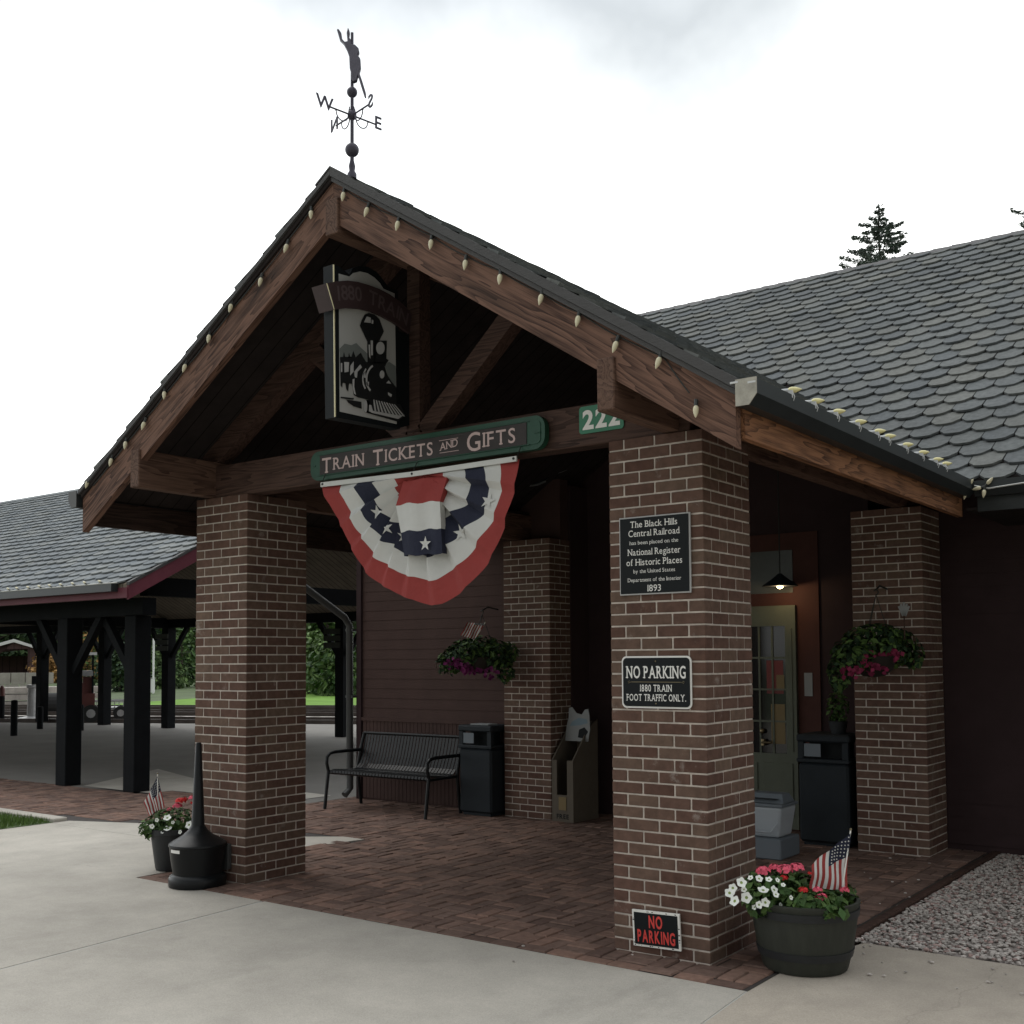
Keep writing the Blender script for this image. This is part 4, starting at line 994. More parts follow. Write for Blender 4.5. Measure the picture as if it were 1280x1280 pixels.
# ================================================================== SMALL FLAGS
def small_flag(label, base, top, tip, b0, b1, canton=.52, cdrop=.42, seed=0.0):
    """a hand flag hanging limp from its stick: the hoist runs from the stick's top to tip, the stripes hang down to the line b0-b1"""
    base, top, tip, b0, b1 = V(base), V(top), V(tip), V(b0), V(b1); ax = (top-base).normalized()
    root = thing('small_flag', label, 'flag', base, 'small stick flags')
    a = MB(); a.tube([base, top+ax*.012], .004, 8); a.build('stick', 'white_paint', root)
    a = MB(); a.ball(top+ax*.014, .007, 10); a.build('finial', 'gold_dull', root)
    nu, nv = 26, 24; nrm = tw; pos = []
    h0 = top-ax*.006
    def P(u, v):
        p = h0.lerp(tip, u).lerp(b0.lerp(b1, u), v)
        return p+nrm*(.011*math.sin(u*13+seed+v*1.5)*min(1, u*3)+.006*math.sin(v*6+u*5+seed)+.018*u*v)+rt0*(.004*math.sin(v*7+u*4+seed)*v)
    for i in range(nu+1):
        for j in range(nv+1): pos.append(P(i/nu, j/nv))
    mb = MB(); mb.v = [tuple(p) for p in pos]
    for i in range(nu):
        for j in range(nv):
            k = i*(nv+1)+j; mb.f.append((k, k+1, k+nv+2, k+nv+1)); st = int((i+.5)/nu*13)
            mb.m.append(2 if (st < 7 and (j+.5)/nv < cdrop) else (0 if st % 2 == 0 else 1))
    cl = mb.build('cloth', ['cloth_red', 'cloth_white', 'cloth_blue'], root, smooth=True)
    a = MB(); r = (h0-tip).length*.017
    for i in range(6):
        for j in range(5):
            u = (i+.6)/6.3*.52; v = (j+.6+(.5 if i % 2 else 0))/5.9*cdrop; p = P(u, v)
            for s_ in (1, -1):
                q = p+nrm*(.0035*s_); a.face([q+Z*r, q+rt0*r, q-Z*r, q-rt0*r])
    a.build('star', 'cloth_white', cl)
    return root
# ================================================================== BARREL PLANTER (right)
bc = V((.415, .285, 0))
root = thing('barrel_planter', 'dark green barrel planter beside the pillar with three signs', 'planter', bc)
a = MB(); a.lathe(bc, [(.215, 0), (.222, .01), (.252, .12), (.270, .24), (.284, .335), (.290, .345), (.290, .362), (.272, .362), (.268, .32), (.0, .32)], 48); a.build('tub', 'barrel', root, smooth=True)
for z0, z1, r0, r1 in ((.075, .115, .2425, .2525), (.285, .325, .2785, .285)):
    a = MB(); a.lathe(bc, [(r0-.004, z0), (r0+.004, z0), (r1+.004, z1), (r1-.004, z1)], 48); a.build('hoop', 'plastic_black', root, smooth=True)
a = MB(); a.lathe(bc, [(.266, .325), (.0001, .335)], 30); a.build('soil', 'soil', root)
fr_ = -tw
proto_w = bloom_mesh(.030).build('petunia_bloom', ['petal_white', 'petal_eye'])
proto_w.location = (0, 0, -50)
pl_ = thing('petunia_plant', 'white petunias spilling over the rim of the barrel planter', 'flowers', bc+V((-.17, -.06, .33)))
a = MB()
lc = bc-rt0*.20
for c_, r_, n_ in ((bc-rt0*.17+tw*.03+Z*.42, (.16, .16, .10), 420), (bc-rt0*.25+tw*.10+Z*.36, (.10, .10, .08), 200), (bc-rt0*.05+tw*.16+Z*.37, (.16, .10, .06), 260)): clump(a, c_, r_, n_, .026, 2)
a.build('foliage', ['leaf_a', 'leaf_b'], pl_)
for x, y, s_ in ((927, 1103, 1.1), (954, 1112, 1.15), (933, 1122, 1.15), (912, 1116, 1.05), (918, 1126, 1.1), (968, 1112, .9), (949, 1098, .8), (938, 1097, .6), (957, 1128, 1.0), (949, 1131, .8), (961, 1099, .7), (970, 1118, .7), (979, 1106, .5), (976, 1131, .5), (943, 1134, .55), (989, 1122, .5), (930, 1112, .6), (916, 1110, .9), (972, 1100, .5)):
    d = ray(x, y); t = ((bc-CP).dot(fr_)-.17-.10*rng.random())/d.dot(fr_)
    o = bloom(proto_w, CP+d*t, tw+Z*.7+rv()*.8, pl_, s_*.80); o.name = 'bloom'
bpy.data.objects.remove(proto_w)
gp_ = thing('geranium_plant', 'pink and red geraniums in the barrel planter behind the white petunias', 'flowers', bc+V((.02, .03, .33)))
a = MB()
for c_, r_, n_ in ((bc-rt0*.02-tw*.08+Z*.38, (.20, .14, .085), 420), (bc+rt0*.10+Z*.365+tw*.05, (.12, .12, .05), 200), (bc+rt0*.0+tw*.20+Z*.345, (.18, .06, .035), 160), (bc+rt0*.24+Z*.37, (.04, .05, .05), 36)): clump(a, c_, r_, n_, .032, 2)
for x, y in ((954, 1089), (980, 1088), (996, 1086), (1025, 1125), (1004, 1115)):
    d = ray(x, y); t = ((bc-CP).dot(fr_)-.05)/d.dot(fr_); p = CP+d*t; a.tube([V((p.x, p.y, .34)), p], .003, 5)
a.build('foliage', ['leaf_a', 'leaf_b'], gp_)
for x, y, r_, m, dd in ((954, 1090, .036, 'petal_pink', -.07), (968, 1085, .028, 'petal_pink', -.04), (981, 1088, .040, 'petal_pink', -.08), (996, 1086, .038, 'petal_pink', -.06), (980, 1098, .022, 'petal_red', -.10), (1004, 1114, .026, 'petal_red', -.17), (1022, 1113, .024, 'petal_pink', -.17), (1027, 1123, .032, 'petal_pink', -.19), (1024, 1130, .022, 'petal_pink', -.20), (1056, 1113, .024, 'petal_pink', -.10), (1012, 1092, .012, 'petal_red', -.08)):
    d = ray(x, y); t = ((bc-CP).dot(fr_)+dd)/d.dot(fr_); geranium('bloom', CP+d*t, r_, m, gp_)
fb = bc+rt0*.175+tw*.06+Z*.33
F_ = lambda x, y, o: (lambda d: CP+d*((o-CP).dot(fr_)/d.dot(fr_)))(ray(x, y))
small_flag('small striped flag drooping from a stick in the barrel planter', fb, F_(1063, 1040, fb), F_(1014, 1081, fb), F_(1058, 1112, fb), F_(1011, 1110, fb), seed=1)
# ================================================================== POT, RECEPTACLE (left)
pc = V((-4.76, .10, 0))
root = thing('flower_pot', 'dark tapered flower pot behind the cigarette receptacle', 'planter', pc)
a = MB(); a.lathe(pc, [(.135, 0), (.14, .01), (.175, .26), (.182, .285), (.192, .285), (.192, .325), (.178, .325), (.17, .29), (.0, .28)], 40); a.build('pot', 'plastic_black', root, smooth=True)
a = MB(); a.lathe(pc, [(.17, .288), (.0001, .30)], 24); a.build('soil', 'soil', root)
proto_w = bloom_mesh(.032).build('petunia_bloom', ['petal_white', 'petal_eye'])
pp = thing('petunia_plant', 'white and red flowers filling the tapered pot near the receptacle', 'flowers', pc+Z*.3)
a = MB(); clump(a, pc+Z*.37, (.20, .20, .11), 620, .026, 2); clump(a, pc-rt0*.15+Z*.33+tw*.05, (.10, .12, .09), 200, .026, 2); a.build('foliage', ['leaf_a', 'leaf_b'], pp)
for x, y, s_ in ((209, 1022, 1.1), (210, 1035, 1.15), (236, 1031, 1.1), (190, 1033, .7), (196, 1025, .6), (225, 1040, .6), (203, 1040, .5), (216, 1028, .5)):
    d = ray(x, y); t = ((pc-CP).dot(fr_)-.19)/d.dot(fr_); o = bloom(proto_w, CP+d*t, tw+Z*.6+rv()*.6, pp, s_*.85); o.name = 'bloom'
bpy.data.objects.remove(proto_w)
for x, y, r_, m in ((226, 1002, .04, 'petal_red'), (222, 1008, .035, 'petal_pink'), (230, 1000, .03, 'petal_red'), (241, 998, .03, 'petal_pink'), (241, 1004, .02, 'petal_red'), (212, 1012, .02, 'petal_pink'), (207, 1017, .015, 'petal_pink')):
    d = ray(x, y); t = ((pc-CP).dot(fr_)-.02)/d.dot(fr_); geranium('bloom', CP+d*t, r_, m, pp)
fbase = pc-rt0*.12+tw*.02+Z*.30
small_flag('small striped flag drooping from a stick in the tapered pot', fbase, F_(197, 969, fbase), F_(180, 1003, fbase), F_(206, 1009, fbase), F_(187, 1020, fbase), cdrop=.45, seed=2.2)
cc_ = V((-4.07, -.20, 0))
root = thing('cigarette_receptacle', 'black long necked cigarette receptacle in front of the brick pillar', 'ash receptacle', cc_)
a = MB(); a.lathe(cc_, [(.205, 0), (.208, .006), (.208, .055), (.198, .075), (.178, .088), (.180, .11), (.195, .20), (.203, .285)], 48); a.build('base', 'black_metal', root, smooth=True)
a = MB(); a.lathe(cc_, [(.206, .286), (.210, .292), (.208, .305), (.180, .325), (.110, .365), (.072, .40), (.052, .43), (.048, .44), (.022, 1.03), (.016, 1.042), (.0, 1.044)], 48); a.build('neck', 'black_metal', root, smooth=True)
a = MB(); vv = []
cd = math.atan2(tw.y, tw.x)
for i in range(9):
    t = cd-.9+.50*i/8
    vv.append([(cc_.x+.2035*math.cos(t), cc_.y+.2035*math.sin(t), z) for z in (.255, .278)])
for i in range(8): a.face([vv[i][0], vv[i+1][0], vv[i+1][1], vv[i][1]])
a.build('sticker', 'letter_white', root)
root = thing('outlet_box', 'grey weatherproof outlet box low on the brick pillar', 'outlet box', (-3.99, 0, .1))
a = MB(); a.box(-4.05, -3.925, -.035, -.002, .10, .285, c=.006); a.build('box', 'downpipe', root)
a = MB(); a.box(-4.055, -3.92, -.043, -.0355, .095, .29, c=.003); a.build('cover', 'downpipe', root)
# ================================================================== BENCH
root = thing('park_bench', 'black metal strap bench against the dark red wall', 'bench', (-5.6, 3.6, 0))
bx0, bx1 = -6.36, -4.88
prof = [(3.36, .385), (3.335, .40), (3.345, .425), (3.40, .435), (3.52, .425), (3.68, .410), (3.76, .425), (3.81, .47), (3.85, .56), (3.89, .70), (3.915, .80), (3.905, .82)]
a = MB(); n = 31
for i in range(n):
    x = bx0+.04+(bx1-bx0-.08)*i/(n-1); hw_ = .0175
    for (y0, z0), (y1, z1) in zip(prof, prof[1:]):
        dy, dz = y1-y0, z1-z0; l_ = math.hypot(dy, dz); ny, nz_ = -dz/l_*.004, dy/l_*.004
        a.mesh([(x-hw_, y0, z0), (x+hw_, y0, z0), (x+hw_, y1, z1), (x-hw_, y1, z1), (x-hw_, y0-ny, z0-nz_), (x+hw_, y0-ny, z0-nz_), (x+hw_, y1-ny, z1-nz_), (x-hw_, y1-ny, z1-nz_)], [(0, 1, 2, 3), (7, 6, 5, 4), (0, 3, 7, 4), (1, 5, 6, 2)])
a.build('slat', 'black_metal', root)
a = MB()
for y, z in ((3.37, .395), (3.66, .40), (3.915, .81)): a.tube([(bx0, y, z), (bx1, y, z)], .017, 10)
a.build('rail', 'black_metal', root, smooth=True)
for x in (bx0, bx1):
    a = MB(); a.tube([(x, 3.345, .40), (x, 3.315, .50), (x, 3.32, .57), (x, 3.36, .61), (x, 3.44, .62), (x, 3.70, .62), (x, 3.85, .62)], .019, 10); a.build('armrest', 'black_metal', root, smooth=True)
    a = MB(); a.tube([(x, 3.34, .42), (x, 3.31, .20), (x, 3.285, 0)], .019, 10); a.build('leg', 'black_metal', root, smooth=True)
    a = MB(); a.tube([(x, 3.915, .81), (x, 3.85, .62), (x, 3.80, .42), (x, 3.83, .20), (x, 3.86, 0)], .019, 10); a.build('leg', 'black_metal', root, smooth=True)
    a = MB(); a.tube([(x, 3.35, .395), (x, 3.80, .40)], .016, 8); a.build('side_rail', 'black_metal', root, smooth=True)
# ================================================================== BINS
def bin_(label, x0, x1, y0, y1, h):
    root = thing('trash_bin', label, 'trash bin', ((x0+x1)/2, (y0+y1)/2, 0))
    xm = (x0+x1)/2
    a = MB(); a.box(x0, x1, y0, y1, .03, h*.74, c=.02); a.box(x0+.03, x1-.03, y0+.03, y1-.03, 0, .03); a.build('body', 'bin_black', root)
    a = MB(); e_ = .012
    a.box(x0-e_, x1+e_, y0-e_, y1+e_, h*.745, h*.78, c=.006); a.box(x0-e_, x1+e_, y0-e_, y1+e_, h*.93, h, c=.014)
    for xx in (x0, x1-.05):
        for yy in (y0, y1-.05): a.box(xx, xx+.05, yy, yy+.05, h*.78, h*.93)
    hd = a.build('hood', 'bin_black', root)
    a = MB(); a.box(x0+.06, x1-.06, y0+.12, y1-.12, h*.78, h*.925); a.build('liner', 'sign_black', hd)
    a = MB(); a.box(x0+.055, xm-.02, y0+.004, y0+.010, h*.80, h*.915, c=0); a.build('panel', 'tub_grey', hd)
    return root
bin_('dark square trash bin between the bench and the brick pillar', -4.84, -4.41, 3.79, 4.15, .95)
bin_('tall dark trash bin between the entrance door and the brick pillar', -1.12, -.67, 3.98, 4.42, .97)
a = MB(); a.box(-4.74, -4.50, 3.86, 4.02, .951, .962); tag(a.build('paper_stack', 'paper'), 'white papers lying on top of the bin beside the bench', 'papers')
# ================================================================== BROCHURE BOX
root = thing('brochure_box', 'tan free brochure box with slanted sides beside the brick pillar', 'brochure box', (-3.55, 4.2, 0))
x0, x1, y0, y1 = -3.735, -3.475, 3.93, 4.40
a = MB(); t = .012
for xx in (x0, x1-t): a.prism([(xx, y0, 0), (xx, y1, 0), (xx, y1, 1.02), (xx, y0+.28, .92), (xx, y0, .62)], (t, 0, 0))
a.box(x0+t, x1-t, y1-t, y1, 0, 1.0); a.box(x0+t, x1-t, y0+.002, y0+t, .0, .27); a.box(x0+t, x0+.06, y0+.002, y0+t, .27, .62); a.box(x1-.075, x1-t, y0+.002, y0+t, .27, .62)
a.build('case', 'cardboard', root)
a = MB(); a.box(x0+t+.01, x1-t-.01, y0+.10, y1-.02, .02, .24); a.build('shelf', 'cardboard_dark', root)
yh = y0+.235
a = MB(); a.prism([(x0+.01, yh, .80), (x1+.03, yh, .80), (x1+.055, yh, .92), (x1+.05, yh, 1.06), (x1+.035, yh, 1.135), (x1-.005, yh, 1.125), (x1-.04, yh, 1.075), (x0+.15, yh, 1.09), (x0+.10, yh, 1.15), (x0+.06, yh, 1.14), (x0+.055, yh, 1.05), (x0+.03, yh, .95)], (0, .010, 0)); hd = a.build('header', 'paper', root)
a = MB(); a.prism([(x0+.07, yh-.003, .955), (x1-.06, yh-.003, .965), (x1+.03, yh-.003, .99), (x1+.02, yh-.003, 1.03), (x1-.08, yh-.003, 1.04), (x0+.10, yh-.003, 1.0)], (0, .0025, 0)); a.build('picture', 'paper_blue', hd)
a = MB(); a.prism([(x1-.09, yh-.003, .84), (x1-.02, yh-.003, .83), (x1+.035, yh-.003, .90), (x1-.01, yh-.003, .945), (x1-.075, yh-.003, .92)], (0, .0025, 0)); a.build('picture', 'sign_black', hd)
a = MB(); a.box(x0+.085, x1-.085, y0-.004, y0+.001, .12, .25); a.build('leaflet', 'paper_yellow', root)
a = MB(); centred(a, 'FREE', .045, ((x0+x1)/2, y0+.0005, .055), X, Z, .15, .03); a.build('lettering', 'sign_black', root)
# ================================================================== HANGING BASKETS
def basket(label, c, hook, flowers, spread, seed, rod):
    rng.seed(seed)
    root = thing('hanging_basket', label, 'hanging basket', c)
    c = V(c)
    a = MB(); a.lathe(c, [(.02, -.16), (.09, -.15), (.15, -.10), (.18, 0), (.185, .01), (.17, .01), (.14, -.08)], 24); a.build('basket', 'soil', root, smooth=True)
    a = MB()
    for k in range(3):
        t = 2.1*k+.4; a.tube([c+V((.18*math.cos(t), .18*math.sin(t), 0)), V(hook)], .0035, 5)
    a.build('chain', 'wire_dark', root)
    a = MB(); hk = V(hook); a.tube([hk+V((.02*math.cos(t), 0, .02+.02*math.sin(t))) for t in [i*.6-1.6 for i in range(8)]], .005, 6); a.tube([hk+Z*.04, hk+V((0, .10, .08)), V((hk.x, rod, hk.z+.06))], .008, 6); a.build('hook', 'wire_dark', root)
    a = MB()
    for dx, dy, dz, rx, rz, n in spread: clump(a, c+rt0*dx+tw*dy+Z*dz, (rx, rx*.8, rz), n, .034, 2)
    a.build('foliage', ['leaf_c', 'leaf_b'], root)
    a = MB()
    for m_i, (dx, dz, r, n) in enumerate(flowers):
        for _ in range(n):
            v = rv(); p = c+rt0*(dx+v.x*r)+tw*(.16+.06*v.y)+Z*(dz+v.z*r*.6); leafcard(a, p, tw+rv()*.7, rng.uniform(.016, .03), 0, .9)
    return root, a
r1, a = basket('hanging basket of purple petunias in front of the brick pillar near the bench', (-4.45, 3.68, 1.66), (-4.45, 3.70, 2.12), [(-.24, -.05, .13, 46), (-.12, -.12, .10, 26), (.10, -.16, .12, 16)],
           [(-.15, .05, .06, .20, .15, 420), (.12, .05, .05, .20, .15, 420), (.0, .0, .12, .20, .12, 320), (-.30, .05, -.02, .11, .16, 190), (-.40, .05, -.06, .07, .12, 70), (.26, .1, -.14, .10, .12, 160), (.30, .05, .06, .10, .12, 120)], 31, 3.98)
a.build('bloom', 'petal_purple', r1)
r2, a = basket('hanging basket of rose coloured petunias in front of the brick pillar near the door', (-.32, 3.66, 1.64), (-.30, 3.70, 2.16), [(-.05, -.02, .12, 26), (.10, .02, .10, 20), (-.22, -.12, .10, 20), (-.02, -.10, .10, 18)],
           [(0, .02, .14, .26, .14, 520), (-.18, .05, .02, .18, .16, 380), (.20, .0, .08, .17, .16, 320), (-.30, .06, -.12, .09, .16, 150), (.32, .05, .02, .08, .12, 90)], 47, 3.98)
a.build('bloom', 'petal_rose', r2)
rng.seed(99)
fb = V((-4.50, 3.52, 1.75)); small_flag('small striped flag stuck in the purple hanging basket', fb, F_(606, 779, fb), F_(584, 778, fb), F_(595, 800, fb), F_(576, 794, fb), cdrop=.12, seed=.5)
tp = at(1130, 765, y=3.6)
root = thing('garden_pick', 'pale fan shaped garden pick in the rose coloured basket', 'garden ornament', tp-Z*.2)
a = MB()
for k in range(5):
    t = (k-2)*.20; d = rt0*math.sin(t)+Z*math.cos(t); a.beam(tp-Z*.05+d*.02, tp-Z*.05+d*(.13-.012*abs(k-2)), .016, .006, tw)
a.build('blade', 'paper', root); a = MB(); a.tube([tp-Z*.22, tp-Z*.04], .005, 6); a.build('stake', 'wood_dark', root)
# shrub in a pot behind the bin by the door
root = thing('potted_plant', 'loose leafy plant standing on the bin near the door', 'potted plant', (-.83, 4.2, .97))
a = MB(); a.lathe((-.83, 4.2, .97), [(.06, 0), (.085, .11), (.075, .11)], 16); a.build('pot', 'plastic_black', root, smooth=True)
a = MB(); clump(a, (-.83, 4.2, 1.20), (.10, .09, .15), 170, .028, 2, shell=.8); a.build('foliage', ['leaf_b', 'leaf_a'], root)
# ================================================================== LAMP AT THE DOOR, WHITE TUB
lp = at(975, 733, y=4.42)
root = thing('pendant_lamp', 'lit pendant lamp with a wide dark shade above the entrance door', 'lamp', lp)
a = MB(); a.tube([lp+Z*.10, V((lp.x, lp.y, 3.9))], .006, 6); a.build('cord', 'wire_dark', root)
a = MB(); a.lathe(lp, [(.165, .0), (.16, .012), (.09, .06), (.04, .10), (.02, .12), (.018, .12), (.085, .055), (.155, .006)], 28); a.build('lamp_shade', 'bin_black', root, smooth=True)
a = MB(); a.lathe(lp+Z*.001, [(.158, .0), (.085, .046), (.03, .07)], 28); a.build('reflector', 'white_paint', root, smooth=True)
a = MB(); a.ball(lp+Z*.012, .034, 14); a.build('bulb', 'lamp_glow', root, smooth=True)
pl2 = bpy.data.lights.new('lamp_light', 'POINT'); pl2.energy = 1.6; pl2.color = (1, .72, .40); pl2.shadow_soft_size = .035; plo = bpy.data.objects.new('lamp_light', pl2); COL.objects.link(plo); plo.location = lp-Z*.028
tb = V((-1.12, 3.32, 0))
root = thing('storage_tub', 'white plastic tub with a grey lettered lid on a low grey block', 'tub', tb)
def taper(mb, c, w0, d0, w1, d1, z0, z1):
    vs = [(c.x+sx*w, c.y+sy*d, z) for (w, d, z) in ((w0, d0, z0), (w1, d1, z1)) for sx, sy in ((-1, -1), (1, -1), (1, 1), (-1, 1))]
    mb.mesh(vs, [(3, 2, 1, 0), (4, 5, 6, 7)]+[(i, (i+1) % 4, (i+1) % 4+4, i+4) for i in range(4)])
a = MB(); taper(a, tb, .15, .13, .185, .16, .17, .42); a.build('body', 'tub_white', root, bevel=.02)
a = MB(); taper(a, tb, .195, .17, .195, .17, .42, .445); taper(a, tb+V((0, .02, 0)), .18, .12, .15, .07, .4455, .52); ld = a.build('lid', 'tub_grey', root, bevel=.006)
a = MB(); a.box(tb.x-.13, tb.x+.13, tb.y-.135, tb.y-.07, .480, .4815); a.build('band', 'sign_black', ld)
a = MB(); a.tube([tb+V((-.13, -.165, .27)), tb+V((-.10, -.185, .22)), tb+V((.10, -.185, .22)), tb+V((.14, -.165, .28))], .008, 8); a.build('handle', 'tub_white', root)
a = MB(); a.box(tb.x-.19, tb.x+.19, tb.y-.2, tb.y+.2, .0, .168, c=.01); tag(a.build('plinth_block', 'tub_grey'), 'low grey block under the white plastic tub', 'block')
# ================================================================== PAVILION
pav = thing('platform_pavilion', 'open timber platform pavilion with grey shingle roof and black posts', 'pavilion', (-18, 7, 0))
PE, PZ0, PS, PR = 2.50, 2.60, .53, 7.3; px1, px0 = -8.95, -44
pz = lambda x, y: PZ0+PS*(y-PE) if y <= PR else PZ0+PS*(PR-PE)-PS*(y-PR)
a = MB()
for P in ([(px0, PE), (px1, PE), (px1, PR), (px0, PR)], [(px0, PR), (px1, PR), (px1, 2*PR-PE), (px0, 2*PR-PE)]): a.prism([(x, y, pz(x, y)-.006) for x, y in P], (0, 0, -.07))
pr_ = a.build('roof', 'pav_deck', pav)
pcs = 1/math.hypot(1, PS)
shingles((px0, PE-.03, PZ0-.016), (1, 0, 0), (0, 1, PS), int((px1-px0)/.25), 30, lambda u, v: px0+u < px1 and PE+v*pcs < PR-.04 and px0+u > -32, 'shingle_light', 'shingle', pr_, .25, .19)
a = MB()
for sg in (1, -1): a.prism([(px0, PR, pz(0, PR)+.03), (px0, PR-sg*.14, pz(0, PR)+.03-.14*PS), (px1, PR-sg*.14, pz(0, PR)+.03-.14*PS), (px1, PR, pz(0, PR)+.03)], (0, 0, -.012))
a.build('ridge_cap', 'shingle_light', pr_)
a = MB(); a.box(px0, px1+.03, PE-.02, PE+.02, 2.42, PZ0-.055); a.build('fascia', 'fascia_red', pr_)
for s0, s1 in ((PE, PR), (2*PR-PE, PR)):
    a = MB(); a.prism([(px1+.002, s0, pz(0, s0)-.20), (px1+.002, s1, pz(0, s1)-.20), (px1+.002, s1, pz(0, s1)-.03), (px1+.002, s0, pz(0, s0)-.03)], (.035, 0, 0)); a.build('rake_board', 'fascia_red', pr_)
    a = MB(); a.prism([(px1-.01, s0, pz(0, s0)-.027), (px1-.01, s1, pz(0, s1)-.027), (px1-.01, s1, pz(0, s1)+.012), (px1-.01, s0, pz(0, s0)+.012)], (.06, 0, 0)); a.build('drip_edge', 'drip', pr_)
a = MB(); a.box(px0, px1-.15, PE-.115, PE-.022, 2.50, PZ0-.005); a.build('gutter', 'gutter', pr_)
for y, z0, z1 in ((3.07, 2.24, 2.46), (11.85, 2.50, 2.76)):
    a = MB(); a.box(-44, -9.30, y-.10, y+.10, z0, z1); a.build('beam', 'post_black', pav)
for x in (-9.57, -20.86, -32):
    a = MB(); a.box(x-.09, x+.09, 3.18, 11.74, 2.50, 2.74); a.build('cross_tie', 'post_black', pav)
def ppost(x, y, w_, h, br):
    a = MB(); a.box(x-w_/2, x+w_/2, y-w_/2, y+w_/2, -.003, h, c=.01); p = a.build('post', 'post_black', pav)
    for sg in br:
        a = MB(); a.beam((x+sg*w_/2, y, h-.72), (x+sg*(w_/2+.62), y, h+.02), .09, .10); a.build('brace', 'post_black', p)
    return p
ppost(-9.62, 3.13, .24, 2.24, (-1,)); ppost(-11.06, 3.07, .24, 2.24, (1, -1)); ppost(-15.6, 3.07, .24, 2.24, (1, -1)); ppost(-21, 3.07, .24, 2.24, (1, -1))
sgn = ppost(-20.86, 11.85, .25, 2.50, (1, -1)); ppost(-14.72, 11.85, .25, 2.50, (-1, 1)); ppost(-23.6, 11.85, .25, 2.50, (1, -1)); ppost(-26.6, 11.85, .25, 2.50, (1, -1)); ppost(-33, 11.85, .25, 2.50, (1, -1)); ppost(-9.6, 11.85, .25, 2.50, (-1,))
for x in (-20.90, -14.85):
    t_ = thing('slat_sign', 'greenish board sign fixed high on the post with a leaning stick flag view' if False else ('stacked board sign on the pavilion post beside the brick pillar' if x < -20 else 'stacked board sign on the pavilion post near the building corner'), 'sign', (x, 11.68, 1.9))
    a = MB()
    for k in range(3): a.box(x-.30, x+.20, 11.685, 11.715, 1.93+k*.15, 2.05+k*.15)
    a.build('board', 'barrel', t_)
P_ = [at(x, 745.5-x*.062, y=PE-.10) for x in (2, 14, 25, 39, 53, 66, 80, 95, 110, 129)]
root = thing('string_lights', 'string of pale bulbs along the eave of the platform pavilion', 'string lights', (P_[-1].x, PE-.11, 2.6), 'strings of bulbs along the roof edges')
a = MB(); a.tube([(P_[0].x-1, PE-.115, PZ0+.0), (P_[-1].x+.3, PE-.115, PZ0+.0)], .008, 5); a.build('wire', 'wire_white', root)
for p in P_: bulbmesh((-.9, -.1, .4), V((p.x, PE-.115, PZ0+.01)), 'bulb', root).scale = (1, 1, 1)
# ================================================================== BOLLARDS
for (x, y, h, lab) in ((-28.27, 11.6, .92, 'black bollard with a red top at the platform edge'), (-21.49, 8.16, .80, 'black bollard standing nearest on the platform'), (-23.41, 9.92, .55, 'short black bollard in front of a pavilion post'), (-21.9, 10.09, .62, 'black bollard beside the luggage tractor'), (-22.03, 12.05, .95, 'black bollard beside the pavilion post with the board sign')):
    root = thing('bollard', lab, 'bollard', (x, y, 0), 'bollards on the platform')
    a = MB(); a.lathe((x, y, 0), [(.075, -.003), (.075, h-.03), (.06, h), (.0, h+.01)], 14); a.build('post', 'post_black', root, smooth=True)
    if 'red top' in lab: a = MB(); a.lathe((x, y, 0), [(.078, h-.22), (.078, h-.02), (.05, h+.05), (.0, h+.09)], 14); a.build('cap', 'red_paint', root, smooth=True)
# ================================================================== YARD BEYOND THE TRACKS
def gpt(px, d, z=0):           # a point on the ground that far away, in the direction of a picture column
    q = ray(px, 820); q = V((q.x, q.y, 0)).normalized(); return V((CP.x, CP.y, z))+q*d
def frame_of(p):               # local axes of a thing that faces the station
    f_ = V((p.x-CP.x, p.y-CP.y, 0)).normalized(); return V((f_.y, -f_.x, 0)), f_
class LB(MB):                  # a builder in such local axes
    def __init__(s, o): super().__init__(); s.o = V(o); s.r, s.d = frame_of(s.o)
    def lbox(s, x0, x1, y0, y1, z0, z1, mi=0):
        n = len(s.v); s.box(x0, x1, y0, y1, z0, z1, mi)
        for i in range(n, len(s.v)): x, y, z = s.v[i]; s.v[i] = tuple(s.o+s.r*x+s.d*y+Z*z)
    def lprism(s, pts, dy, mi=0): s.prism([s.o+s.r*x+s.d*y+Z*z for x, y, z in pts], s.d*dy, mi)
def P2(px, y, d):              # height of a picture point at that distance
    q = ray(px, y); k = d/math.hypot(q.x, q.y); return CP.z+q.z*k
o = gpt(17, 108); K = 108/1392.0
root = thing('shed', 'dark red shed with white metal roof and open black doorway beyond the tracks', 'shed', o)
a = LB(o); zt, ze = P2(17, 803, 108), P2(41, 811, 108); hw_ = 24*K*.95
a.lprism([(-hw_-2.2, 0, -.1), (-1.95-1.0, 0, -.1), (-2.95, 0, 2.9), (1.15, 0, 2.9), (1.15, 0, -.1), (hw_, 0, -.1), (hw_, 0, ze), (0, 0, zt), (-hw_-2.2, 0, ze-.6)], .2); a.lbox(-hw_-2.2, hw_, 6, 6.2, -.1, ze-.6); a.lbox(hw_-.15, hw_, .2, 6, -.1, ze-.02)
a.build('wall', 'barn_red', root)
a = LB(o); a.lprism([(hw_+.3, -.3, ze-.08), (0, -.3, zt+.02), (-hw_-2.5, -.3, ze-.7), (-hw_-2.5, -.3, ze-.45), (0, -.3, zt+.30), (hw_+.3, -.3, ze+.14)], 6.8); a.build('roof', 'metal_white', root)
o = gpt(20, 66)
root = thing('block_wall', 'low wall of pale stacked stone blocks in front of the shed', 'wall', o)
a = LB(o)
for i in range(7):
    for k in range(2): a.lbox(-3.4+i*.72+(.3 if k else 0), -3.4+i*.72+.68+(.3 if k else 0), 0, .6, -.1+k*.62, .50+k*.62)
a.build('block', 'block', root)
o = gpt(30, 47)
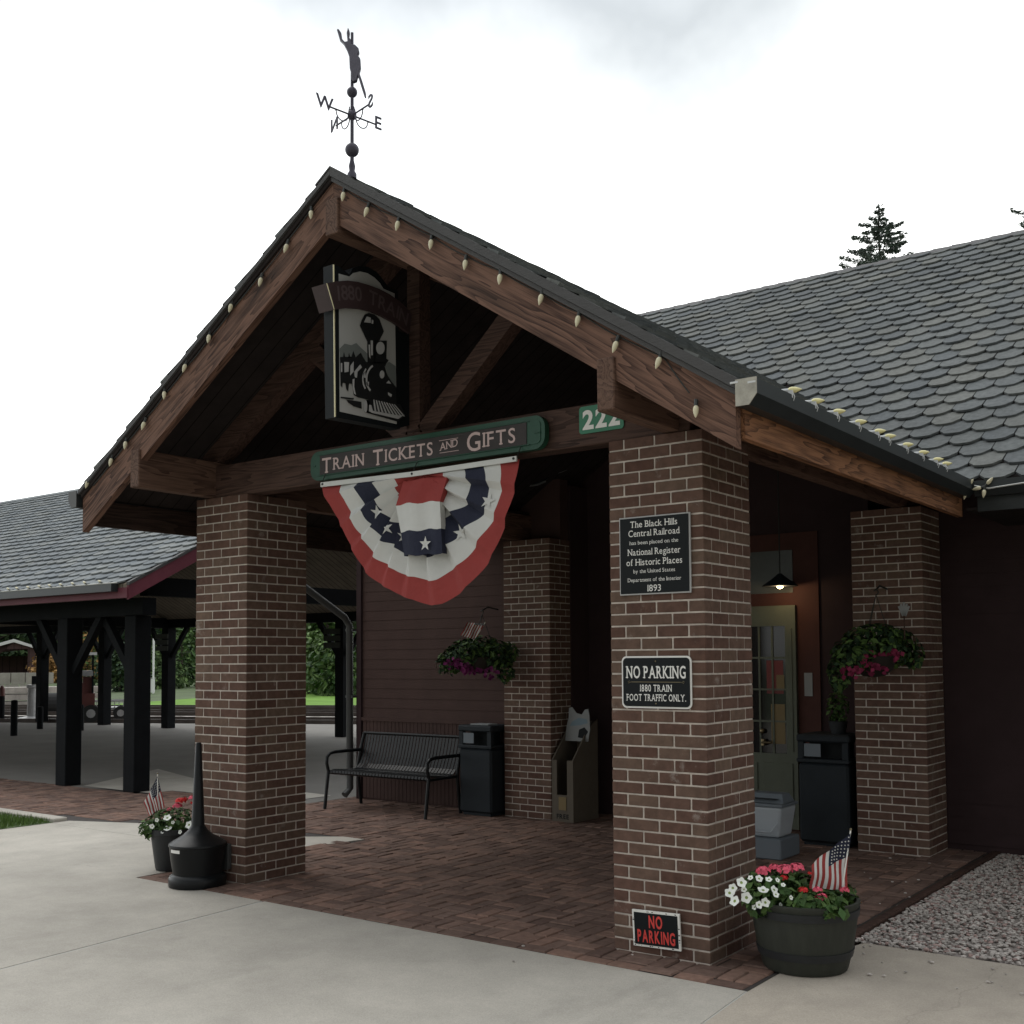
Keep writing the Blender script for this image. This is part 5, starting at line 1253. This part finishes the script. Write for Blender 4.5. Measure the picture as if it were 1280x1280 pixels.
root = thing('timber_pile', 'long pile of weathered timbers lying beyond the tracks', 'timber pile', o)
a = LB(o)
for k in range(3):
    for i in range(4): a.lbox(-3.6+rng.uniform(-.4, .4), 2.6+rng.uniform(-.5, .5), i*.3, i*.3+.26, -.05+k*.27, .17+k*.27)
a.build('timber', 'ballast', root)
# luggage tractor with its cart on the platform edge
o = gpt(99, 33); K = 33/1392.0
root = thing('luggage_tractor', 'small red luggage tractor with white canopy beside the tracks', 'luggage tractor', o)
a = LB(o); a.lbox(-.42, .42, .0, .9, .22, .80); a.lbox(-.28, .16, .05, .8, .80, 1.10); a.lbox(.1, .34, .1, .8, .8, 1.25); a.build('body', 'red_paint', root)
a = LB(o); a.lbox(-.2, .36, -.05, .85, 1.28, 1.42); a.build('dashboard', 'grey_metal', root)
a = LB(o)
for x in (-.36, .36):
    for y in (.05, .85): a.lbox(x-.025, x+.025, y-.025, y+.025, .8, 1.86)
a.build('canopy_post', 'post_black', root)
a = LB(o); a.lbox(-.46, .46, -.1, 1.0, 1.86, 1.93); a.build('canopy', 'metal_white', root)
def wheel(o, x, y, r, t, root):
    a = LB(o); c0 = a.o+a.r*x+a.d*y+Z*r; a.tube([c0, c0+a.d*t], r, 18); wh = a.build('wheel', 'tyre', root)
    a = MB(); a.tube([c0-frame_of(V(o))[1]*.006, c0+frame_of(V(o))[1]*.02], r*.5, 12); a.build('rim', 'grey_metal', wh)
for x in (-.3, .32):
    for y in (-.05, .78): wheel(o, x, y, .24, .16, root)
o = gpt(133, 34)
root = thing('luggage_cart', 'low grey luggage cart with big wheels behind a pavilion post', 'luggage cart', o)
a = LB(o); a.lbox(-.75, .62, 0, .9, .30, .36); a.lbox(-.75, .62, -.02, .02, .52, .56); a.lbox(-.75, .62, .88, .92, .52, .56)
for i in range(12): a.lbox(-.75+i*.122, -.73+i*.122, -.01, .01, .36, .53)
a.lbox(.56, .60, .1, .14, .36, 1.1); a.lbox(.56, .60, .75, .79, .36, 1.1); a.lbox(.56, .60, .1, .79, 1.08, 1.12)
a.build('deck', 'grey_metal', root)
for x in (-.5, .40):
    for y in (-.10, .86): wheel(o, x, y, .20, .12, root)
o = gpt(41, 36)
root = thing('track_signal', 'grey track side pedestal with a black lamp box', 'signal', o)
a = MB(); a.lathe(o, [(.42, -.06), (.40, .03), (.14, .08), (.12, .9), (.16, .92), (.16, 1.0), (.0, 1.02)], 16); a.build('pedestal', 'grey_metal', root, smooth=True)
a = LB(o); a.lbox(-.02, .22, -.12, .12, 1.02, 1.26); a.build('lamp_box', 'post_black', root)
o = gpt(60, 40)
root = thing('wheel_barrow', 'black round drum lying beyond the nearest rail', 'drum', o) if False else thing('oil_drum', 'black drum lying beside the nearest rail', 'drum', o)
a = LB(o); c0 = o+Z*.30; a.tube([c0-a.r*.42, c0+a.r*.42], .36, 18); a.build('shell', 'tyre', root)
o = gpt(192, 62)
root = thing('white_pole', 'thin white pole standing in the lawn beyond the tracks', 'pole', o)
a = MB(); a.tube([o, o+Z*2.9], .05, 8); a.build('pole', 'metal_white', root)
o = gpt(188, 64)
root = thing('white_box', 'small white cabinet beside the thin white pole', 'cabinet', o)
a = LB(o); a.lbox(-.25, .25, 0, .4, 0, .75); a.build('case', 'metal_white', root); a = LB(o); a.lbox(-.28, .28, -.03, .43, .75, .80); a.build('lid', 'grey_metal', root)
# ================================================================== TREES
def tree_mesh(h, r, n, ls, mats, trunk=.25, base=.18):
    """crown in many clumps of leaf cards round a tapered trunk with limbs; returns (crown, trunk) builders in local coordinates"""
    a = MB(); t = MB(); t.tube([(0, 0, -.1), (r*.05, 0, h*.35), (-r*.04, r*.05, h*.7), (0, 0, h*.95)], [h*.022, h*.017, h*.010, h*.003], 8)
    k = 26
    for i in range(k):
        z = h*(base+(1-base)*(i+.5)/k); f = math.sin(math.pi*min(1, (z/h-base)/(1-base)*.80+.20)); ang = i*2.4+rng.uniform(-.4, .4); q = r*f*rng.uniform(.25, .85)
        c = V((q*math.cos(ang), q*math.sin(ang), z)); s_ = r*rng.uniform(.30, .50)
        clump(a, c, (s_, s_, s_*.75), n//k, ls, len(mats), .6, .6)
        if i % 2 == 0: t.tube([(0, 0, z-h*.10), c*.6+V((0, 0, z*.4-h*.03)), c], [h*.007, h*.004, h*.0015], 5)
    return a, t
def tree(name, label, px, d, h, r, n, ls, mats, grp, base=.12):
    o = gpt(px, d, -.1); root = thing(name, label, 'tree' if 'tree' in name else 'shrub', o, grp)
    a, t = tree_mesh(h, r, n, ls, mats, base=base)
    for b, nm, m in ((a, 'crown', mats), (t, 'trunk', ['bark'])):
        b.v = [tuple(V(v)+o) for v in b.v]; b.build(nm, m, root)
    return root
TG = 'trees beyond the tracks'
for i, (px, d, h, r) in enumerate(((-20, 128, 15, 7), (28, 135, 16, 7.5), (72, 120, 15, 7), (112, 126, 16, 7), (148, 118, 15, 7), (185, 112, 15, 6.5), (222, 105, 15, 6.5), (262, 108, 15, 7), (372, 92, 14, 6), (404, 86, 15, 6), (436, 90, 15, 6.5), (470, 96, 14, 6))):
    tree('leafy_tree', 'dark leafy tree in the row beyond the railway tracks' if i < 8 else 'green leafy tree seen between the brick pillar and the building corner', px, d, h, r, 2600, .42, ['leaf_far', 'leaf_c'] if i < 8 else ['leaf_a', 'leaf_far2'], TG if i < 8 else 'trees seen past the building corner', .02)
for px, d, h, r, m, lab in ((60, 104, 2.6, 2.0, ['leaf_gold'], 'golden leaved shrub between two pavilion posts near the shed'), (108, 104, 4.2, 2.4, ['leaf_gold', 'leaf_far2'], 'taller golden leaved shrub above the luggage tractor'),
                            (150, 70, 2.6, 2.2, ['leaf_c', 'leaf_far'], 'dark green shrub behind the luggage cart'), (226, 80, 4.6, 2.8, ['leaf_b', 'leaf_a'], 'bright green bush next to the brick pillar edge'), (196, 76, 2.4, 2.0, ['leaf_far2', 'leaf_far'], 'dull green bush behind the thin white pole'),
                            (398, 60, 3.0, 2.2, ['leaf_b', 'leaf_far2'], 'pale rounded bush at the lawn edge past the pillar'), (420, 56, 2.5, 2.0, ['leaf_far2', 'leaf_a'], 'rounded green bush nearer the building corner'), (440, 58, 3.0, 2.2, ['leaf_a', 'leaf_c'], 'dark rounded bush half hidden by the building corner')):
    tree('round_shrub', lab, px, d, h, r, 1300, .18, m, None, .0)
sheet('wooded_hill', [[(-420, 60), (-60, 260), (-60, 420), (-420, 420)]], -.07, 'earth')
mb = MB()
for i in range(5200):
    px = rng.uniform(-60, 500); d = rng.uniform(140, 180); p = gpt(px, d); p.z = rng.random()**.8*15; leafcard(mb, p, tw+rv(), rng.uniform(.7, 1.3), rng.randrange(2), .8)
wd = mb.build('woodland', ['leaf_far', 'leaf_c']); kind(wd, 'stuff'); tag(wd, 'dense dark woodland closing the view beyond the tracks', 'woodland')
def conifer(label, x, y, h, rmax, n):
    root = thing('conifer_tree', label, 'tree', (x, y, -.1), 'conifers behind the main roof')
    t = MB(); t.tube([(x, y, -.1), (x, y, h*.5), (x, y, h*.985)], [.24, .14, .018], 8); t.build('trunk', 'bark', root)
    a = MB(); lim = MB(); z = h*.30
    while z < h-.15:
        f = (h-z)/h; L_ = rmax*min(1.0, f*5.5)**.85; nb = rng.randint(3, 5); a0 = rng.uniform(0, 6.28)
        for k in range(nb):
            an = a0+6.28*k/nb+rng.uniform(-.4, .4); l_ = L_*rng.uniform(.55, 1.15); dr = V((math.cos(an), math.sin(an), rng.uniform(-.02, .32)))
            b0 = V((x, y, z)); tip = b0+dr*l_; lim.tube([b0, b0+dr*l_*.5-Z*.04*l_, tip], [.022, .013, .004], 4)
            m_n = int(n*l_)
            for i in range(m_n):
                s_ = rng.uniform(.25, 1.0)**.8; c = b0+dr*l_*s_+V((0, 0, -.04*l_*math.sin(3.14*s_))); sd_ = V((-dr.y, dr.x, 0)); w_ = .20*l_*(1.15-s_)+.05
                leafcard(a, c+sd_*rng.uniform(-w_, w_)+Z*rng.uniform(-.03, .06), Z+rv()*.9, rng.uniform(.035, .075), 0, .38)
        z += rng.uniform(.13, .24)
    if True:
        for i in range(70): leafcard(a, V((x, y, h-.02))+V((rng.gauss(0, .05), rng.gauss(0, .05), -abs(rng.gauss(0, .25)))), Z+rv(), .07, 0, .35)
    lim.build('branch', 'bark', root); a.build('crown', 'needle', root)
ct = at(1098, 256, y=30); conifer('conifer tree rising behind the ridge of the main roof', ct.x, ct.y, ct.z, 2.05, 210)
ct = at(1330, 205, y=30); conifer('conifer tree with only a branch tip showing at the picture edge', ct.x, ct.y, ct.z, 2.1, 150)
